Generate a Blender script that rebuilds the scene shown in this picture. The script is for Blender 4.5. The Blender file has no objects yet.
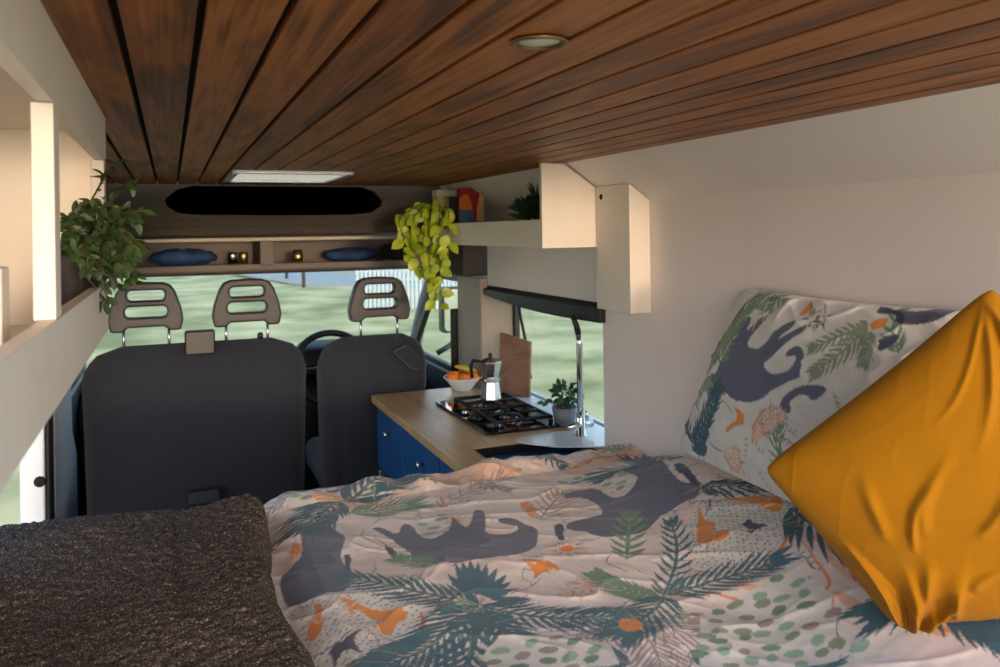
import bpy, bmesh, math, random
import numpy as np
from mathutils import Vector, Matrix
random.seed(7)
PI = math.pi
ZC = 1.65          # eye height above the van floor; heights below are given relative to the eye

scene = bpy.context.scene
C = scene.collection

# ---------------------------------------------------------------- camera
cam_d = bpy.data.cameras.new('camera')
cam = bpy.data.objects.new('camera', cam_d)
C.objects.link(cam)
th, ro = math.atan(330 / 800.), math.radians(0.8)
Fv = Vector((math.sin(th), math.cos(th), 0)); Rv = Vector((math.cos(th), -math.sin(th), 0)); Uv = Vector((0, 0, 1))
IR = Rv * math.cos(ro) - Uv * math.sin(ro)
IU = Rv * math.sin(ro) + Uv * math.cos(ro)
mw = Matrix.Identity(4)
for i, v in enumerate((IR, IU, -Fv)):
    for j in range(3):
        mw[j][i] = v[j]
mw.translation = (0, 0, ZC)
cam.matrix_world = mw
cam_d.sensor_width = 36
cam_d.lens = 28.8
cam_d.shift_y = -0.1025
cam_d.clip_start = 0.02
cam_d.clip_end = 500
cam_d.dof.use_dof = True
cam_d.dof.focus_distance = 1.75
cam_d.dof.aperture_fstop = 6.3
scene.camera = cam

# ---------------------------------------------------------------- light
scene.view_settings.view_transform = 'Standard'
scene.view_settings.look = 'None'
scene.view_settings.gamma = 1
scene.view_settings.use_curve_mapping = False
scene.view_settings.exposure = 0.17

SUN_TO = Vector((-0.02, -1.0, 0.030)).normalized()     # towards the low sun, behind the open rear doors
w = bpy.data.worlds.new('evening_sky')
scene.world = w
w.use_nodes = True
nt = w.node_tree
nt.nodes.clear()
N = nt.nodes.new
L = nt.links.new
out = N('ShaderNodeOutputWorld'); bg = N('ShaderNodeBackground')
tc = N('ShaderNodeTexCoord')
dot = N('ShaderNodeVectorMath'); dot.operation = 'DOT_PRODUCT'
dot.inputs[1].default_value = SUN_TO
L(tc.outputs['Generated'], dot.inputs[0])
mx = N('ShaderNodeMath'); mx.operation = 'MAXIMUM'; mx.inputs[1].default_value = 0
L(dot.outputs['Value'], mx.inputs[0])
pw = N('ShaderNodeMath'); pw.operation = 'POWER'; pw.inputs[1].default_value = 6
L(mx.outputs[0], pw.inputs[0])
sep = N('ShaderNodeSeparateXYZ'); L(tc.outputs['Generated'], sep.inputs[0])
rmp = N('ShaderNodeValToRGB')
rmp.color_ramp.elements[0].position = 0.0; rmp.color_ramp.elements[0].color = (0.74, 0.86, 0.95, 1)
rmp.color_ramp.elements[1].position = 0.7; rmp.color_ramp.elements[1].color = (0.30, 0.48, 0.80, 1)
L(sep.outputs['Z'], rmp.inputs[0])
SKY, GLOW = 1.85, 4.4
mul = N('ShaderNodeVectorMath'); mul.operation = 'SCALE'; mul.inputs['Scale'].default_value = SKY
L(rmp.outputs[0], mul.inputs[0])
gl = N('ShaderNodeVectorMath'); gl.operation = 'SCALE'; gl.inputs[0].default_value = (1.0, 0.74, 0.56)
g2 = N('ShaderNodeMath'); g2.operation = 'MULTIPLY'; g2.inputs[1].default_value = GLOW
pw2 = N('ShaderNodeMath'); pw2.operation = 'POWER'; pw2.inputs[1].default_value = 45; L(mx.outputs[0], pw2.inputs[0])
pa = N('ShaderNodeMath'); pa.operation = 'MULTIPLY_ADD'; pa.inputs[1].default_value = 4.0; L(pw2.outputs[0], pa.inputs[0]); L(pw.outputs[0], pa.inputs[2])
L(pa.outputs[0], g2.inputs[0]); L(g2.outputs[0], gl.inputs['Scale'])
ad = N('ShaderNodeVectorMath'); ad.operation = 'ADD'
L(mul.outputs[0], ad.inputs[0]); L(gl.outputs[0], ad.inputs[1])
L(ad.outputs[0], bg.inputs['Color'])
L(bg.outputs[0], out.inputs[0])

sd = bpy.data.lights.new('sun', 'SUN')
sun = bpy.data.objects.new('sun', sd); C.objects.link(sun)
sd.energy = 1.0
sd.color = (1.0, 0.74, 0.46)
sd.angle = math.radians(5)
sun.rotation_mode = 'QUATERNION'
sun.rotation_quaternion = SUN_TO.to_track_quat('Z', 'Y')
sun.location = (0, -5, 4)

# ---------------------------------------------------------------- materials
def lin(c):
    return tuple(((v / 255.) / 12.92 if v / 255. <= .04045 else ((v / 255. + .055) / 1.055) ** 2.4) for v in c)

def mat(name, rgb, rough=.6, metal=0., var=0., scale=8., bump=0., bscale=60., rgb2=None, coat=0., sheen=0., spec=.5, stretch=None, detail=4):
    m = bpy.data.materials.new(name); m.use_nodes = True
    t = m.node_tree; b = t.nodes['Principled BSDF']
    c = lin(rgb)
    b.inputs['Base Color'].default_value = (*c, 1)
    b.inputs['Roughness'].default_value = rough
    b.inputs['Metallic'].default_value = metal
    b.inputs['Specular IOR Level'].default_value = spec
    b.inputs['Coat Weight'].default_value = coat
    b.inputs['Sheen Weight'].default_value = sheen
    co = t.nodes.new('ShaderNodeTexCoord'); mp = t.nodes.new('ShaderNodeMapping')
    t.links.new(co.outputs['Object'], mp.inputs[0])
    if stretch: mp.inputs['Scale'].default_value = stretch
    n = t.nodes.new('ShaderNodeTexNoise'); n.inputs['Scale'].default_value = scale; n.inputs['Detail'].default_value = detail
    t.links.new(mp.outputs[0], n.inputs[0])
    r = t.nodes.new('ShaderNodeValToRGB')
    c2 = lin(rgb2) if rgb2 else tuple(v * (1 - var) for v in c)
    r.color_ramp.elements[0].position = .35; r.color_ramp.elements[1].position = .65
    r.color_ramp.elements[0].color = (*c2, 1); r.color_ramp.elements[1].color = (*c, 1)
    t.links.new(n.outputs[0], r.inputs[0]); t.links.new(r.outputs[0], b.inputs['Base Color'])
    if bump:
        n2 = t.nodes.new('ShaderNodeTexNoise'); n2.inputs['Scale'].default_value = bscale; n2.inputs['Detail'].default_value = 6
        t.links.new(mp.outputs[0], n2.inputs[0])
        bp = t.nodes.new('ShaderNodeBump'); bp.inputs['Strength'].default_value = bump; bp.inputs['Distance'].default_value = .004
        t.links.new(n2.outputs[0], bp.inputs['Height']); t.links.new(bp.outputs[0], b.inputs['Normal'])
    return m

def wood(name, dark, mid, light, pitch=None, rough=.4, ring=9., coat=.1):
    """long grain along Y; with pitch each plank gets its own tone and grain offset"""
    m = bpy.data.materials.new(name); m.use_nodes = True
    t = m.node_tree; b = t.nodes['Principled BSDF']; NN = t.nodes.new; LL = t.links.new
    b.inputs['Roughness'].default_value = rough; b.inputs['Coat Weight'].default_value = coat; b.inputs['Coat Roughness'].default_value = .35
    co = NN('ShaderNodeTexCoord'); s = NN('ShaderNodeSeparateXYZ'); LL(co.outputs['Object'], s.inputs[0])
    cb = NN('ShaderNodeCombineXYZ')
    if pitch:
        d = NN('ShaderNodeMath'); d.operation = 'DIVIDE'; d.inputs[1].default_value = pitch[1]
        a = NN('ShaderNodeMath'); a.operation = 'SUBTRACT'; a.inputs[1].default_value = pitch[0]
        LL(s.outputs['X'], a.inputs[0]); LL(a.outputs[0], d.inputs[0])
        fl = NN('ShaderNodeMath'); fl.operation = 'FLOOR'; LL(d.outputs[0], fl.inputs[0])
        wn = NN('ShaderNodeTexWhiteNoise'); wn.noise_dimensions = '1D'; LL(fl.outputs[0], wn.inputs['W'])
        off = NN('ShaderNodeMath'); off.operation = 'MULTIPLY_ADD'; off.inputs[1].default_value = 7.3
        LL(wn.outputs['Value'], off.inputs[0]); LL(s.outputs['Y'], off.inputs[2])
        LL(off.outputs[0], cb.inputs['Y'])
    else:
        LL(s.outputs['Y'], cb.inputs['Y'])
    LL(s.outputs['X'], cb.inputs['X']); LL(s.outputs['Z'], cb.inputs['Z'])
    mp = NN('ShaderNodeMapping'); mp.inputs['Scale'].default_value = (1, .16, 1); LL(cb.outputs[0], mp.inputs[0])
    n0 = NN('ShaderNodeTexNoise'); n0.inputs['Scale'].default_value = ring; n0.inputs['Detail'].default_value = 2; n0.inputs['Distortion'].default_value = .6
    LL(mp.outputs[0], n0.inputs[0])
    rg = NN('ShaderNodeMath'); rg.operation = 'MULTIPLY'; rg.inputs[1].default_value = 16; LL(n0.outputs[0], rg.inputs[0])
    sn = NN('ShaderNodeMath'); sn.operation = 'SINE'; LL(rg.outputs[0], sn.inputs[0])
    mp2 = NN('ShaderNodeMapping'); mp2.inputs['Scale'].default_value = (1, .03, 1); LL(cb.outputs[0], mp2.inputs[0])
    n1 = NN('ShaderNodeTexNoise'); n1.inputs['Scale'].default_value = 160; n1.inputs['Detail'].default_value = 4; LL(mp2.outputs[0], n1.inputs[0])
    mm = NN('ShaderNodeMath'); mm.operation = 'MULTIPLY_ADD'; mm.inputs[1].default_value = .16; LL(sn.outputs[0], mm.inputs[0]); LL(n1.outputs[0], mm.inputs[2])
    if pitch:
        m3 = NN('ShaderNodeMath'); m3.operation = 'MULTIPLY_ADD'; m3.inputs[1].default_value = .3; m3.inputs[2].default_value = -.15
        LL(wn.outputs['Value'], m3.inputs[0])
        m4 = NN('ShaderNodeMath'); m4.operation = 'ADD'; LL(mm.outputs[0], m4.inputs[0]); LL(m3.outputs[0], m4.inputs[1]); mm = m4
    r = NN('ShaderNodeValToRGB'); e = r.color_ramp.elements
    e[0].position = .22; e[0].color = (*lin(dark), 1); e[1].position = .8; e[1].color = (*lin(light), 1)
    k = e.new(.5); k.color = (*lin(mid), 1)
    LL(mm.outputs[0], r.inputs[0]); LL(r.outputs[0], b.inputs['Base Color'])
    bp = NN('ShaderNodeBump'); bp.inputs['Strength'].default_value = .35; bp.inputs['Distance'].default_value = .002
    LL(mm.outputs[0], bp.inputs['Height']); LL(bp.outputs[0], b.inputs['Normal'])
    return m

def glass(name, tint=(246, 252, 250), gl=.07):
    m = bpy.data.materials.new(name); m.use_nodes = True
    t = m.node_tree; t.nodes.clear()
    o = t.nodes.new('ShaderNodeOutputMaterial'); mixs = t.nodes.new('ShaderNodeMixShader')
    tr = t.nodes.new('ShaderNodeBsdfTransparent'); tr.inputs[0].default_value = (*lin(tint), 1)
    g = t.nodes.new('ShaderNodeBsdfGlossy'); g.inputs['Roughness'].default_value = .02
    mixs.inputs[0].default_value = gl
    t.links.new(tr.outputs[0], mixs.inputs[1]); t.links.new(g.outputs[0], mixs.inputs[2]); t.links.new(mixs.outputs[0], o.inputs[0])
    return m

def vcol(name, rough=.85, bump=.15, bscale=900, sheen=.2):
    m = bpy.data.materials.new(name); m.use_nodes = True
    t = m.node_tree; b = t.nodes['Principled BSDF']
    a = t.nodes.new('ShaderNodeAttribute'); a.attribute_name = 'print'
    t.links.new(a.outputs['Color'], b.inputs['Base Color'])
    b.inputs['Roughness'].default_value = rough; b.inputs['Sheen Weight'].default_value = sheen; b.inputs['Specular IOR Level'].default_value = .2
    co = t.nodes.new('ShaderNodeTexCoord'); n2 = t.nodes.new('ShaderNodeTexNoise'); n2.inputs['Scale'].default_value = bscale
    t.links.new(co.outputs['Object'], n2.inputs[0])
    bp = t.nodes.new('ShaderNodeBump'); bp.inputs['Strength'].default_value = bump; bp.inputs['Distance'].default_value = .001
    t.links.new(n2.outputs[0], bp.inputs['Height']); t.links.new(bp.outputs[0], b.inputs['Normal'])
    return m

def speckle(name, base, spot, rough=.95, scale=260, thr=.62, bump=.6):
    m = bpy.data.materials.new(name); m.use_nodes = True
    t = m.node_tree; b = t.nodes['Principled BSDF']; NN = t.nodes.new; LL = t.links.new
    co = NN('ShaderNodeTexCoord')
    n = NN('ShaderNodeTexNoise'); n.inputs['Scale'].default_value = scale; n.inputs['Detail'].default_value = 3; LL(co.outputs['Object'], n.inputs[0])
    r = NN('ShaderNodeValToRGB'); e = r.color_ramp.elements
    e[0].position = .35; e[0].color = (*[v * .45 for v in lin(base)], 1); e[1].position = thr + .1; e[1].color = (*lin(spot), 1)
    k = e.new(thr - .06); k.color = (*lin(base), 1)
    LL(n.outputs[0], r.inputs[0]); LL(r.outputs[0], b.inputs['Base Color'])
    b.inputs['Roughness'].default_value = rough; b.inputs['Specular IOR Level'].default_value = .15
    bp = NN('ShaderNodeBump'); bp.inputs['Strength'].default_value = bump; bp.inputs['Distance'].default_value = .004
    LL(n.outputs[0], bp.inputs['Height']); LL(bp.outputs[0], b.inputs['Normal'])
    return m

M = dict(
    white=mat('white_painted_panel', (242, 229, 222), .55, var=.04, scale=3, bump=.05, bscale=40),
    cream=mat('cream_trim', (196, 184, 166), .6, var=.06, scale=4),
    whiteply=mat('white_painted_board', (236, 226, 212), .5, var=.05, scale=6),
    plank=wood('stained_ceiling_planks', (78, 42, 16), (130, 71, 27), (166, 100, 44), pitch=(-.131, .0848), rough=.5, ring=11, coat=0.),
    back=mat('black_backing', (16, 12, 10), .9),
    oak=wood('oak_worktop', (164, 128, 86), (198, 162, 116), (218, 184, 138), rough=.3, ring=6, coat=.3),
    boardwood=wood('chopping_board_wood', (104, 72, 50), (124, 86, 60), (144, 104, 76), rough=.5),
    blue=mat('blue_painted_cabinet', (34, 84, 138), .4, var=.08, scale=4),
    darkblue=mat('dark_plinth', (24, 30, 40), .6),
    chrome=mat('chrome', (220, 222, 225), .12, metal=1),
    steel=mat('brushed_steel', (190, 195, 200), .3, metal=1),
    alu=mat('cast_aluminium', (205, 205, 208), .22, metal=1, var=.1, scale=20),
    blackgloss=mat('black_glass', (8, 9, 12), .06, spec=.6),
    blackiron=mat('black_cast_iron', (18, 18, 20), .5, bump=.1),
    blackplastic=mat('black_plastic', (20, 21, 24), .45),
    darkgrey=mat('dark_grey_plastic', (36, 39, 46), .5, bump=.1, bscale=200),
    hrplastic=mat('headrest_shell', (56, 52, 54), .5, bump=.08, bscale=200),
    seat=mat('dark_seat_fabric', (27, 32, 44), .9, var=.15, scale=40, bump=.3, bscale=500, sheen=.3),
    headliner=mat('brown_grey_headliner', (68, 60, 50), .9, var=.08, scale=10, bump=.1, bscale=300),
    shelfgrey=mat('beige_grey_cab_plastic', (108, 98, 90), .6, var=.06),
    recess=mat('black_recess_lining', (14, 13, 13), .95),
    apillar=mat('grey_a_pillar', (150, 152, 162), .6),
    pillar=mat('pillar_trim', (172, 156, 140), .6, var=.06),
    bodywhite=mat('white_body_paint', (225, 232, 238), .25, coat=.5),
    bodygrey=mat('grey_inner_pillar', (206, 204, 204), .5),
    rubber=mat('black_rubber_seal', (14, 16, 22), .6),
    leaf=mat('dark_green_leaf', (66, 92, 44), .5, rgb2=(36, 60, 28), scale=30),
    leaf2=mat('deep_green_leaf', (46, 82, 48), .5, rgb2=(24, 52, 34), scale=30),
    pothos=mat('lime_pothos_leaf', (164, 176, 40), .45, rgb2=(118, 146, 34), scale=18),
    stem=mat('green_stem', (96, 104, 50), .6),
    stem2=mat('brown_stem', (92, 70, 48), .7),
    potblack=mat('black_pot', (26, 22, 20), .6),
    potgrey=mat('grey_plant_pot', (120, 122, 128), .6, var=.1),
    ceramic=mat('white_ceramic', (232, 236, 242), .15, coat=.4),
    orange=mat('orange_peel', (246, 132, 22), .45, bump=.3, bscale=180, var=.1),
    banana=mat('yellow_green_banana', (206, 176, 60), .5, rgb2=(170, 150, 50), scale=20),
    yellow=mat('mustard_linen', (152, 101, 9), .85, var=.07, scale=14, bump=.25, bscale=420, sheen=.05, spec=.1),
    print=vcol('botanical_print_cotton'),
    blanket=speckle('dark_boucle_wool', (90, 81, 76), (184, 166, 142)),
    grass=mat('meadow_grass', (222, 206, 148), .95, rgb2=(146, 144, 88), scale=.55, bump=.3, bscale=12, detail=9),
    road=mat('grey_asphalt', (176, 176, 170), .9, var=.15, scale=2),
    hedge=mat('far_hedge', (84, 116, 84), .95, rgb2=(52, 82, 60), scale=.8),
    bark=mat('bark', (92, 84, 74), .9, var=.4, scale=6),
    picket=mat('pale_fence_paint', (176, 190, 204), .6),
    glass=glass('window_glass'),
    bluecloth=mat('blue_cloth', (44, 88, 136), .8, rgb2=(26, 52, 88), scale=14),
    tin=mat('silver_tin', (205, 200, 190), .2, metal=1),
    bookred=mat('book_red', (160, 24, 34), .5), bookorange=mat('book_orange', (226, 120, 30), .5), bookblue=mat('book_blue', (56, 108, 136), .5), bookcream=mat('book_cream', (220, 180, 130), .5),
    paper=mat('paper', (225, 215, 195), .8),
    boxgreen=mat('green_yellow_card', (156, 160, 66), .7, rgb2=(206, 204, 130), scale=30),
    felt=mat('black_felt', (28, 22, 18), .9),
    floor=mat('dark_vinyl_floor', (58, 54, 52), .6, var=.2, scale=6),
    glowpanel=None,
    lamp=mat('lamp_lens', (196, 204, 190), .25),
    mattress=mat('mattress_ticking', (200, 196, 190), .9),
    brass=mat('pale_brass', (206, 176, 120), .35, metal=1), rim=mat('dull_bronze_rim', (150, 120, 84), .4, metal=1),
)

_lp = bpy.data.materials.new('glowing_rooflight_panel'); _lp.use_nodes = True
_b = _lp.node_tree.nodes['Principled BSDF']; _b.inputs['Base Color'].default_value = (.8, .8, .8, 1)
_b.inputs['Emission Color'].default_value = (1, .93, .85, 1); _b.inputs['Emission Strength'].default_value = .38  # added emission stands in for daylight through the vent; no opening behind it
M['glowpanel'] = _lp
# ---------------------------------------------------------------- mesh helpers
class MB:
    def __init__(s): s.v = []; s.f = []; s.m = []; s.sm = []
    def add(s, vs, fs, mi=0, smooth=False):
        o = len(s.v); s.v += [tuple(v) for v in vs]
        for f in fs: s.f.append(tuple(i + o for i in f)); s.m.append(mi); s.sm.append(smooth)
        return s
    def box(s, x0, x1, y0, y1, z0, z1, mi=0):
        vs = [(x, y, z) for x in (x0, x1) for y in (y0, y1) for z in (z0, z1)]
        return s.add(vs, [(0, 1, 3, 2), (4, 6, 7, 5), (0, 4, 5, 1), (2, 3, 7, 6), (0, 2, 6, 4), (1, 5, 7, 3)], mi)
    def prism(s, poly, a0, a1, axis='y', mi=0, smooth=False):
        """poly: 2D outline; axis y -> (x,z), axis x -> (y,z), axis z -> (x,y)"""
        n = len(poly)
        def mk(p, a):
            return {'y': (p[0], a, p[1]), 'x': (a, p[0], p[1]), 'z': (p[0], p[1], a)}[axis]
        vs = [mk(p, a0) for p in poly] + [mk(p, a1) for p in poly]
        s.add(vs, [tuple(range(n)), tuple(range(2 * n - 1, n - 1, -1))], mi)
        o = len(s.v) - 2 * n
        for i in range(n):
            j = (i + 1) % n
            s.f.append((o + i, o + n + i, o + n + j, o + j)); s.m.append(mi); s.sm.append(smooth)
        return s
    def tube(s, pts, r, n=10, mi=0, cap=True):
        pts = [Vector(p) for p in pts]
        rs = r if isinstance(r, (list, tuple)) else [r] * len(pts)
        up = None; vs = []; fs = []
        for i, p in enumerate(pts):
            d = (pts[min(i + 1, len(pts) - 1)] - pts[max(i - 1, 0)]).normalized()
            if up is None:
                up = d.orthogonal().normalized()
            up = (up - d * up.dot(d)); up = up.normalized() if up.length > 1e-6 else d.orthogonal().normalized()
            sd = d.cross(up)
            for k in range(n):
                a = 2 * PI * k / n
                vs.append(p + (up * math.cos(a) + sd * math.sin(a)) * rs[i])
        for i in range(len(pts) - 1):
            for k in range(n):
                k2 = (k + 1) % n
                fs.append((i * n + k, i * n + k2, (i + 1) * n + k2, (i + 1) * n + k))
        if cap:
            fs.append(tuple(range(n - 1, -1, -1))); fs.append(tuple((len(pts) - 1) * n + k for k in range(n)))
        return s.add(vs, fs, mi, True)
    def lathe(s, prof, c, n=28, mi=0, axis='z', smooth=True, facets=None):
        n = facets or n
        vs = []; fs = []
        for r, h in prof:
            for k in range(n):
                a = 2 * PI * k / n
                u, v = r * math.cos(a), r * math.sin(a)
                vs.append({'z': (c[0] + u, c[1] + v, c[2] + h), 'y': (c[0] + u, c[1] + h, c[2] + v), 'x': (c[0] + h, c[1] + u, c[2] + v)}[axis])
        for i in range(len(prof) - 1):
            for k in range(n):
                k2 = (k + 1) % n
                fs.append((i * n + k, i * n + k2, (i + 1) * n + k2, (i + 1) * n + k))
        if prof[0][0] > 1e-5: fs.append(tuple(range(n - 1, -1, -1)))
        if prof[-1][0] > 1e-5: fs.append(tuple((len(prof) - 1) * n + k for k in range(n)))
        return s.add(vs, fs, mi, smooth and not facets)
    def grid(s, fn, nu, nv, mi=0):
        vs = [fn(i / nu, j / nv) for i in range(nu + 1) for j in range(nv + 1)]
        fs = [(i * (nv + 1) + j, (i + 1) * (nv + 1) + j, (i + 1) * (nv + 1) + j + 1, i * (nv + 1) + j + 1) for i in range(nu) for j in range(nv)]
        return s.add(vs, fs, mi, True)
    def sphere(s, c, r, n=16, mi=0, sq=(1, 1, 1)):
        vs = []; fs = []; m_ = n // 2
        for i in range(m_ + 1):
            t = PI * i / m_
            for k in range(n):
                a = 2 * PI * k / n
                vs.append((c[0] + r * sq[0] * math.sin(t) * math.cos(a), c[1] + r * sq[1] * math.sin(t) * math.sin(a), c[2] + r * sq[2] * math.cos(t)))
        for i in range(m_):
            for k in range(n):
                k2 = (k + 1) % n
                fs.append((i * n + k, (i + 1) * n + k, (i + 1) * n + k2, i * n + k2))
        return s.add(vs, fs, mi, True)
    def leaf(s, base, dirv, nrm, L_, W_, mi=0, curl=.25):
        d = Vector(dirv).normalized(); n = Vector(nrm); n = (n - d * n.dot(d))
        n = n.normalized() if n.length > 1e-5 else d.orthogonal().normalized()
        sdv = d.cross(n); b = Vector(base); vs = []; fs = []
        prof = [(0, .05), (.2, .75), (.45, 1), (.7, .8), (.88, .4), (1, .02)]
        for t, wd in prof:
            c = b + d * (L_ * t) - n * (curl * L_ * t * t)
            vs += [c + sdv * (W_ / 2 * wd) + n * (W_ * .12 * wd), c, c - sdv * (W_ / 2 * wd) + n * (W_ * .12 * wd)]
        for i in range(len(prof) - 1):
            a = i * 3
            fs += [(a, a + 3, a + 4, a + 1), (a + 1, a + 4, a + 5, a + 2)]
        return s.add(vs, fs, mi, True)
    def build(s, name, m, root=None, bevel=0., sub=0, seg=2, solid=0., kind=None):
        ox, oy, oz = (root_base(root) if root else (0, 0, 0))
        me = bpy.data.meshes.new(name)
        me.from_pydata([(x - ox, y - oy, z + ZC - oz) for x, y, z in s.v], [], s.f)
        ms = m if isinstance(m, (list, tuple)) else [m]
        for k in ms: me.materials.append(M[k] if isinstance(k, str) else k)
        me.polygons.foreach_set('material_index', s.m); me.polygons.foreach_set('use_smooth', s.sm)
        bm = bmesh.new(); bm.from_mesh(me); bmesh.ops.recalc_face_normals(bm, faces=bm.faces); bm.to_mesh(me); bm.free()
        o = bpy.data.objects.new(name, me); C.objects.link(o)
        if root: o.parent = root
        if solid:
            q = o.modifiers.new('solid', 'SOLIDIFY'); q.thickness = solid; q.offset = 0
        if bevel:
            q = o.modifiers.new('bevel', 'BEVEL'); q.width = bevel; q.segments = seg; q.limit_method = 'ANGLE'; q.angle_limit = math.radians(40)
            for p in me.polygons: p.use_smooth = True
            q.harden_normals = False
            wnm = o.modifiers.new('wn', 'WEIGHTED_NORMAL'); wnm.keep_sharp = True
        if sub:
            q = o.modifiers.new('sub', 'SUBSURF'); q.levels = sub; q.render_levels = sub
            for p in me.polygons: p.use_smooth = True
        if kind: o['kind'] = kind
        return o

_base = {}
def root_base(r):
    x = y = zz = 0
    while r is not None:
        x += r.location[0]; y += r.location[1]; zz += r.location[2]; r = r.parent
    return (x, y, zz)

def tag(o, label, cat, group=None, kind=None):
    o['label'] = label; o['category'] = cat
    if group: o['group'] = group
    if kind: o['kind'] = kind
    return o

def thing(name, label, cat, loc, group=None):
    o = bpy.data.objects.new(name, None); C.objects.link(o)
    o.location = (loc[0], loc[1], loc[2] + ZC); o.empty_display_size = .05
    return tag(o, label, cat, group)

def rrect(x0, x1, z0, z1, r, n=6, rt=None):
    """rounded rectangle outline; r bottom radius, rt top radius"""
    rt = rt if rt is not None else r
    pts = []
    for cx, cz, rad, a0 in ((x1 - rt, z1 - rt, rt, 0), (x0 + rt, z1 - rt, rt, 90), (x0 + r, z0 + r, r, 180), (x1 - r, z0 + r, r, 270)):
        for k in range(n + 1):
            a = math.radians(a0 + 90 * k / n)
            pts.append((cx + rad * math.cos(a), cz + rad * math.sin(a)))
    return pts

def frame_mesh(mb, outer, holes, y0, y1, axis='y', mi=0):
    """plate with holes (triangulated), extruded between y0 and y1"""
    bm = bmesh.new(); loops = [outer] + holes; edges = []
    for lp in loops:
        vs = [bm.verts.new((p[0], p[1], 0)) for p in lp]
        for i in range(len(vs)): edges.append(bm.edges.new((vs[i], vs[(i + 1) % len(vs)])))
    bmesh.ops.triangle_fill(bm, use_beauty=True, use_dissolve=False, edges=edges, normal=(0, 0, 1))
    bm.verts.ensure_lookup_table(); bm.verts.index_update()
    def mk(p, a): return {'y': (p[0], a, p[1]), 'x': (a, p[0], p[1]), 'z': (p[0], p[1], a)}[axis]
    n = len(bm.verts)
    vs = [mk(v.co, y0) for v in bm.verts] + [mk(v.co, y1) for v in bm.verts]
    fs = []
    for f in bm.faces:
        ids = [v.index for v in f.verts]; fs.append(tuple(ids)); fs.append(tuple(i + n for i in reversed(ids)))
    o = 0
    for lp in loops:
        k = len(lp)
        for i in range(k):
            a, b = o + i, o + (i + 1) % k
            fs.append((a, b, b + n, a + n))
        o += k
    bm.free()
    return mb.add(vs, fs, mi)

# ================================================================ THE VAN ITSELF
XW = 1.48; CE = .235
# wooden ceiling: planks with dark gaps on a black backing
b = MB()
b.box(-.43, 1.36, .3, 3.95, CE + .014, CE + .03, 1)
x = -.131 - .0848 * 4
while x < 1.28:
    xe = min(x + .0755, 1.285)
    b.box(x + .0, xe, .3, 3.95, CE, CE + .0135, 0)
    x += .0848
b.build('ceiling', ['plank', 'back'], kind='structure', bevel=.0015, seg=1)

# right wall: vertical panel, sloped upper panel
sec = [(1.27, CE + .012), (XW, .10), (XW, -1.65), (1.66, -1.65), (1.66, .30), (1.27, .30)]
b = MB(); b.prism(sec, .80, 2.60)
up = [(1.27, CE + .012), (XW, .10), (XW, -.295), (1.66, -.295), (1.66, .30), (1.27, .30)]
b.prism(up, 2.60, 3.76)
b.box(XW, 1.66, 2.60, 3.76, -1.65, -.815)
b.prism([(1.27, CE + .012), (XW, .10), (XW, .0), (1.66, .0), (1.66, .30), (1.27, .30)], 3.76, 3.95)
b.build('wall_right', 'white', kind='structure')
MB().box(1.44, 1.66, 3.76, 4.12, -1.65, -.235).build('trim_1', 'pillar', kind='structure', bevel=.012)      # pillar behind the driver
MB().box(XW - .002, 1.66, 2.60, 3.76, -.815, -.80).build('trim_2', 'ceramic', kind='structure')              # white sill
# boxed post on the right wall
MB().prism([(1.40, .152), (XW, .098), (XW, -.28), (1.40, -.28)], 2.275, 2.50).build('trim_3', 'whiteply', kind='structure', bevel=.002, seg=1)
# screw cap on the post
b = MB(); b.lathe([(0, -.003), (.009, -.002), (.011, 0)], (1.40, 2.46, .115), 14, axis='x')
b.build('trim_4', 'felt', kind='structure')

# left wall, behind the long shelf and open at the side doorway
b = MB(); b.box(-.55, -.43, .35, 1.95, -1.65, .30); b.box(-.55, -.43, 1.95, 3.3, -.02, .30); b.box(-.55, -.43, 3.3, 4.6, .0, .3)
b.build('wall_left', 'headliner', kind='structure')
MB().box(-.43, -.425, .35, 1.95, -1.65, .235).build('trim_5', 'white', kind='structure')
# body pillar at the doorway: white paint, rubber seal, grey inner trim
MB().prism([(3.62, .0), (3.62, -1.65), (3.80, -1.65), (3.80, .0)], -.558, -.470, 'x').build('trim_6', 'bodywhite', kind='structure', bevel=.01)
MB().box(-.469, -.452, 3.63, 3.74, -1.65, .0).build('trim_7', 'rubber', kind='structure', bevel=.006)
MB().prism([(3.81, .0), (3.81, -1.65), (4.62, -1.65), (4.62, -1.10), (4.44, -.95), (4.38, -.3), (4.38, 0)], -.50, -.455, 'x').build('trim_8', 'bodygrey', kind='structure', bevel=.01)
b = MB(); b.lathe([(.0, -.004), (.016, -.004), (.022, 0), (.022, .002)], (-.488, 3.619, -.965), 16, axis='y'); b.build('trim_9', 'felt', kind='structure')

MB().box(-.55, 1.6, .35, 5.4, -1.67, -1.65).build('floor', 'floor', kind='structure')

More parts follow.
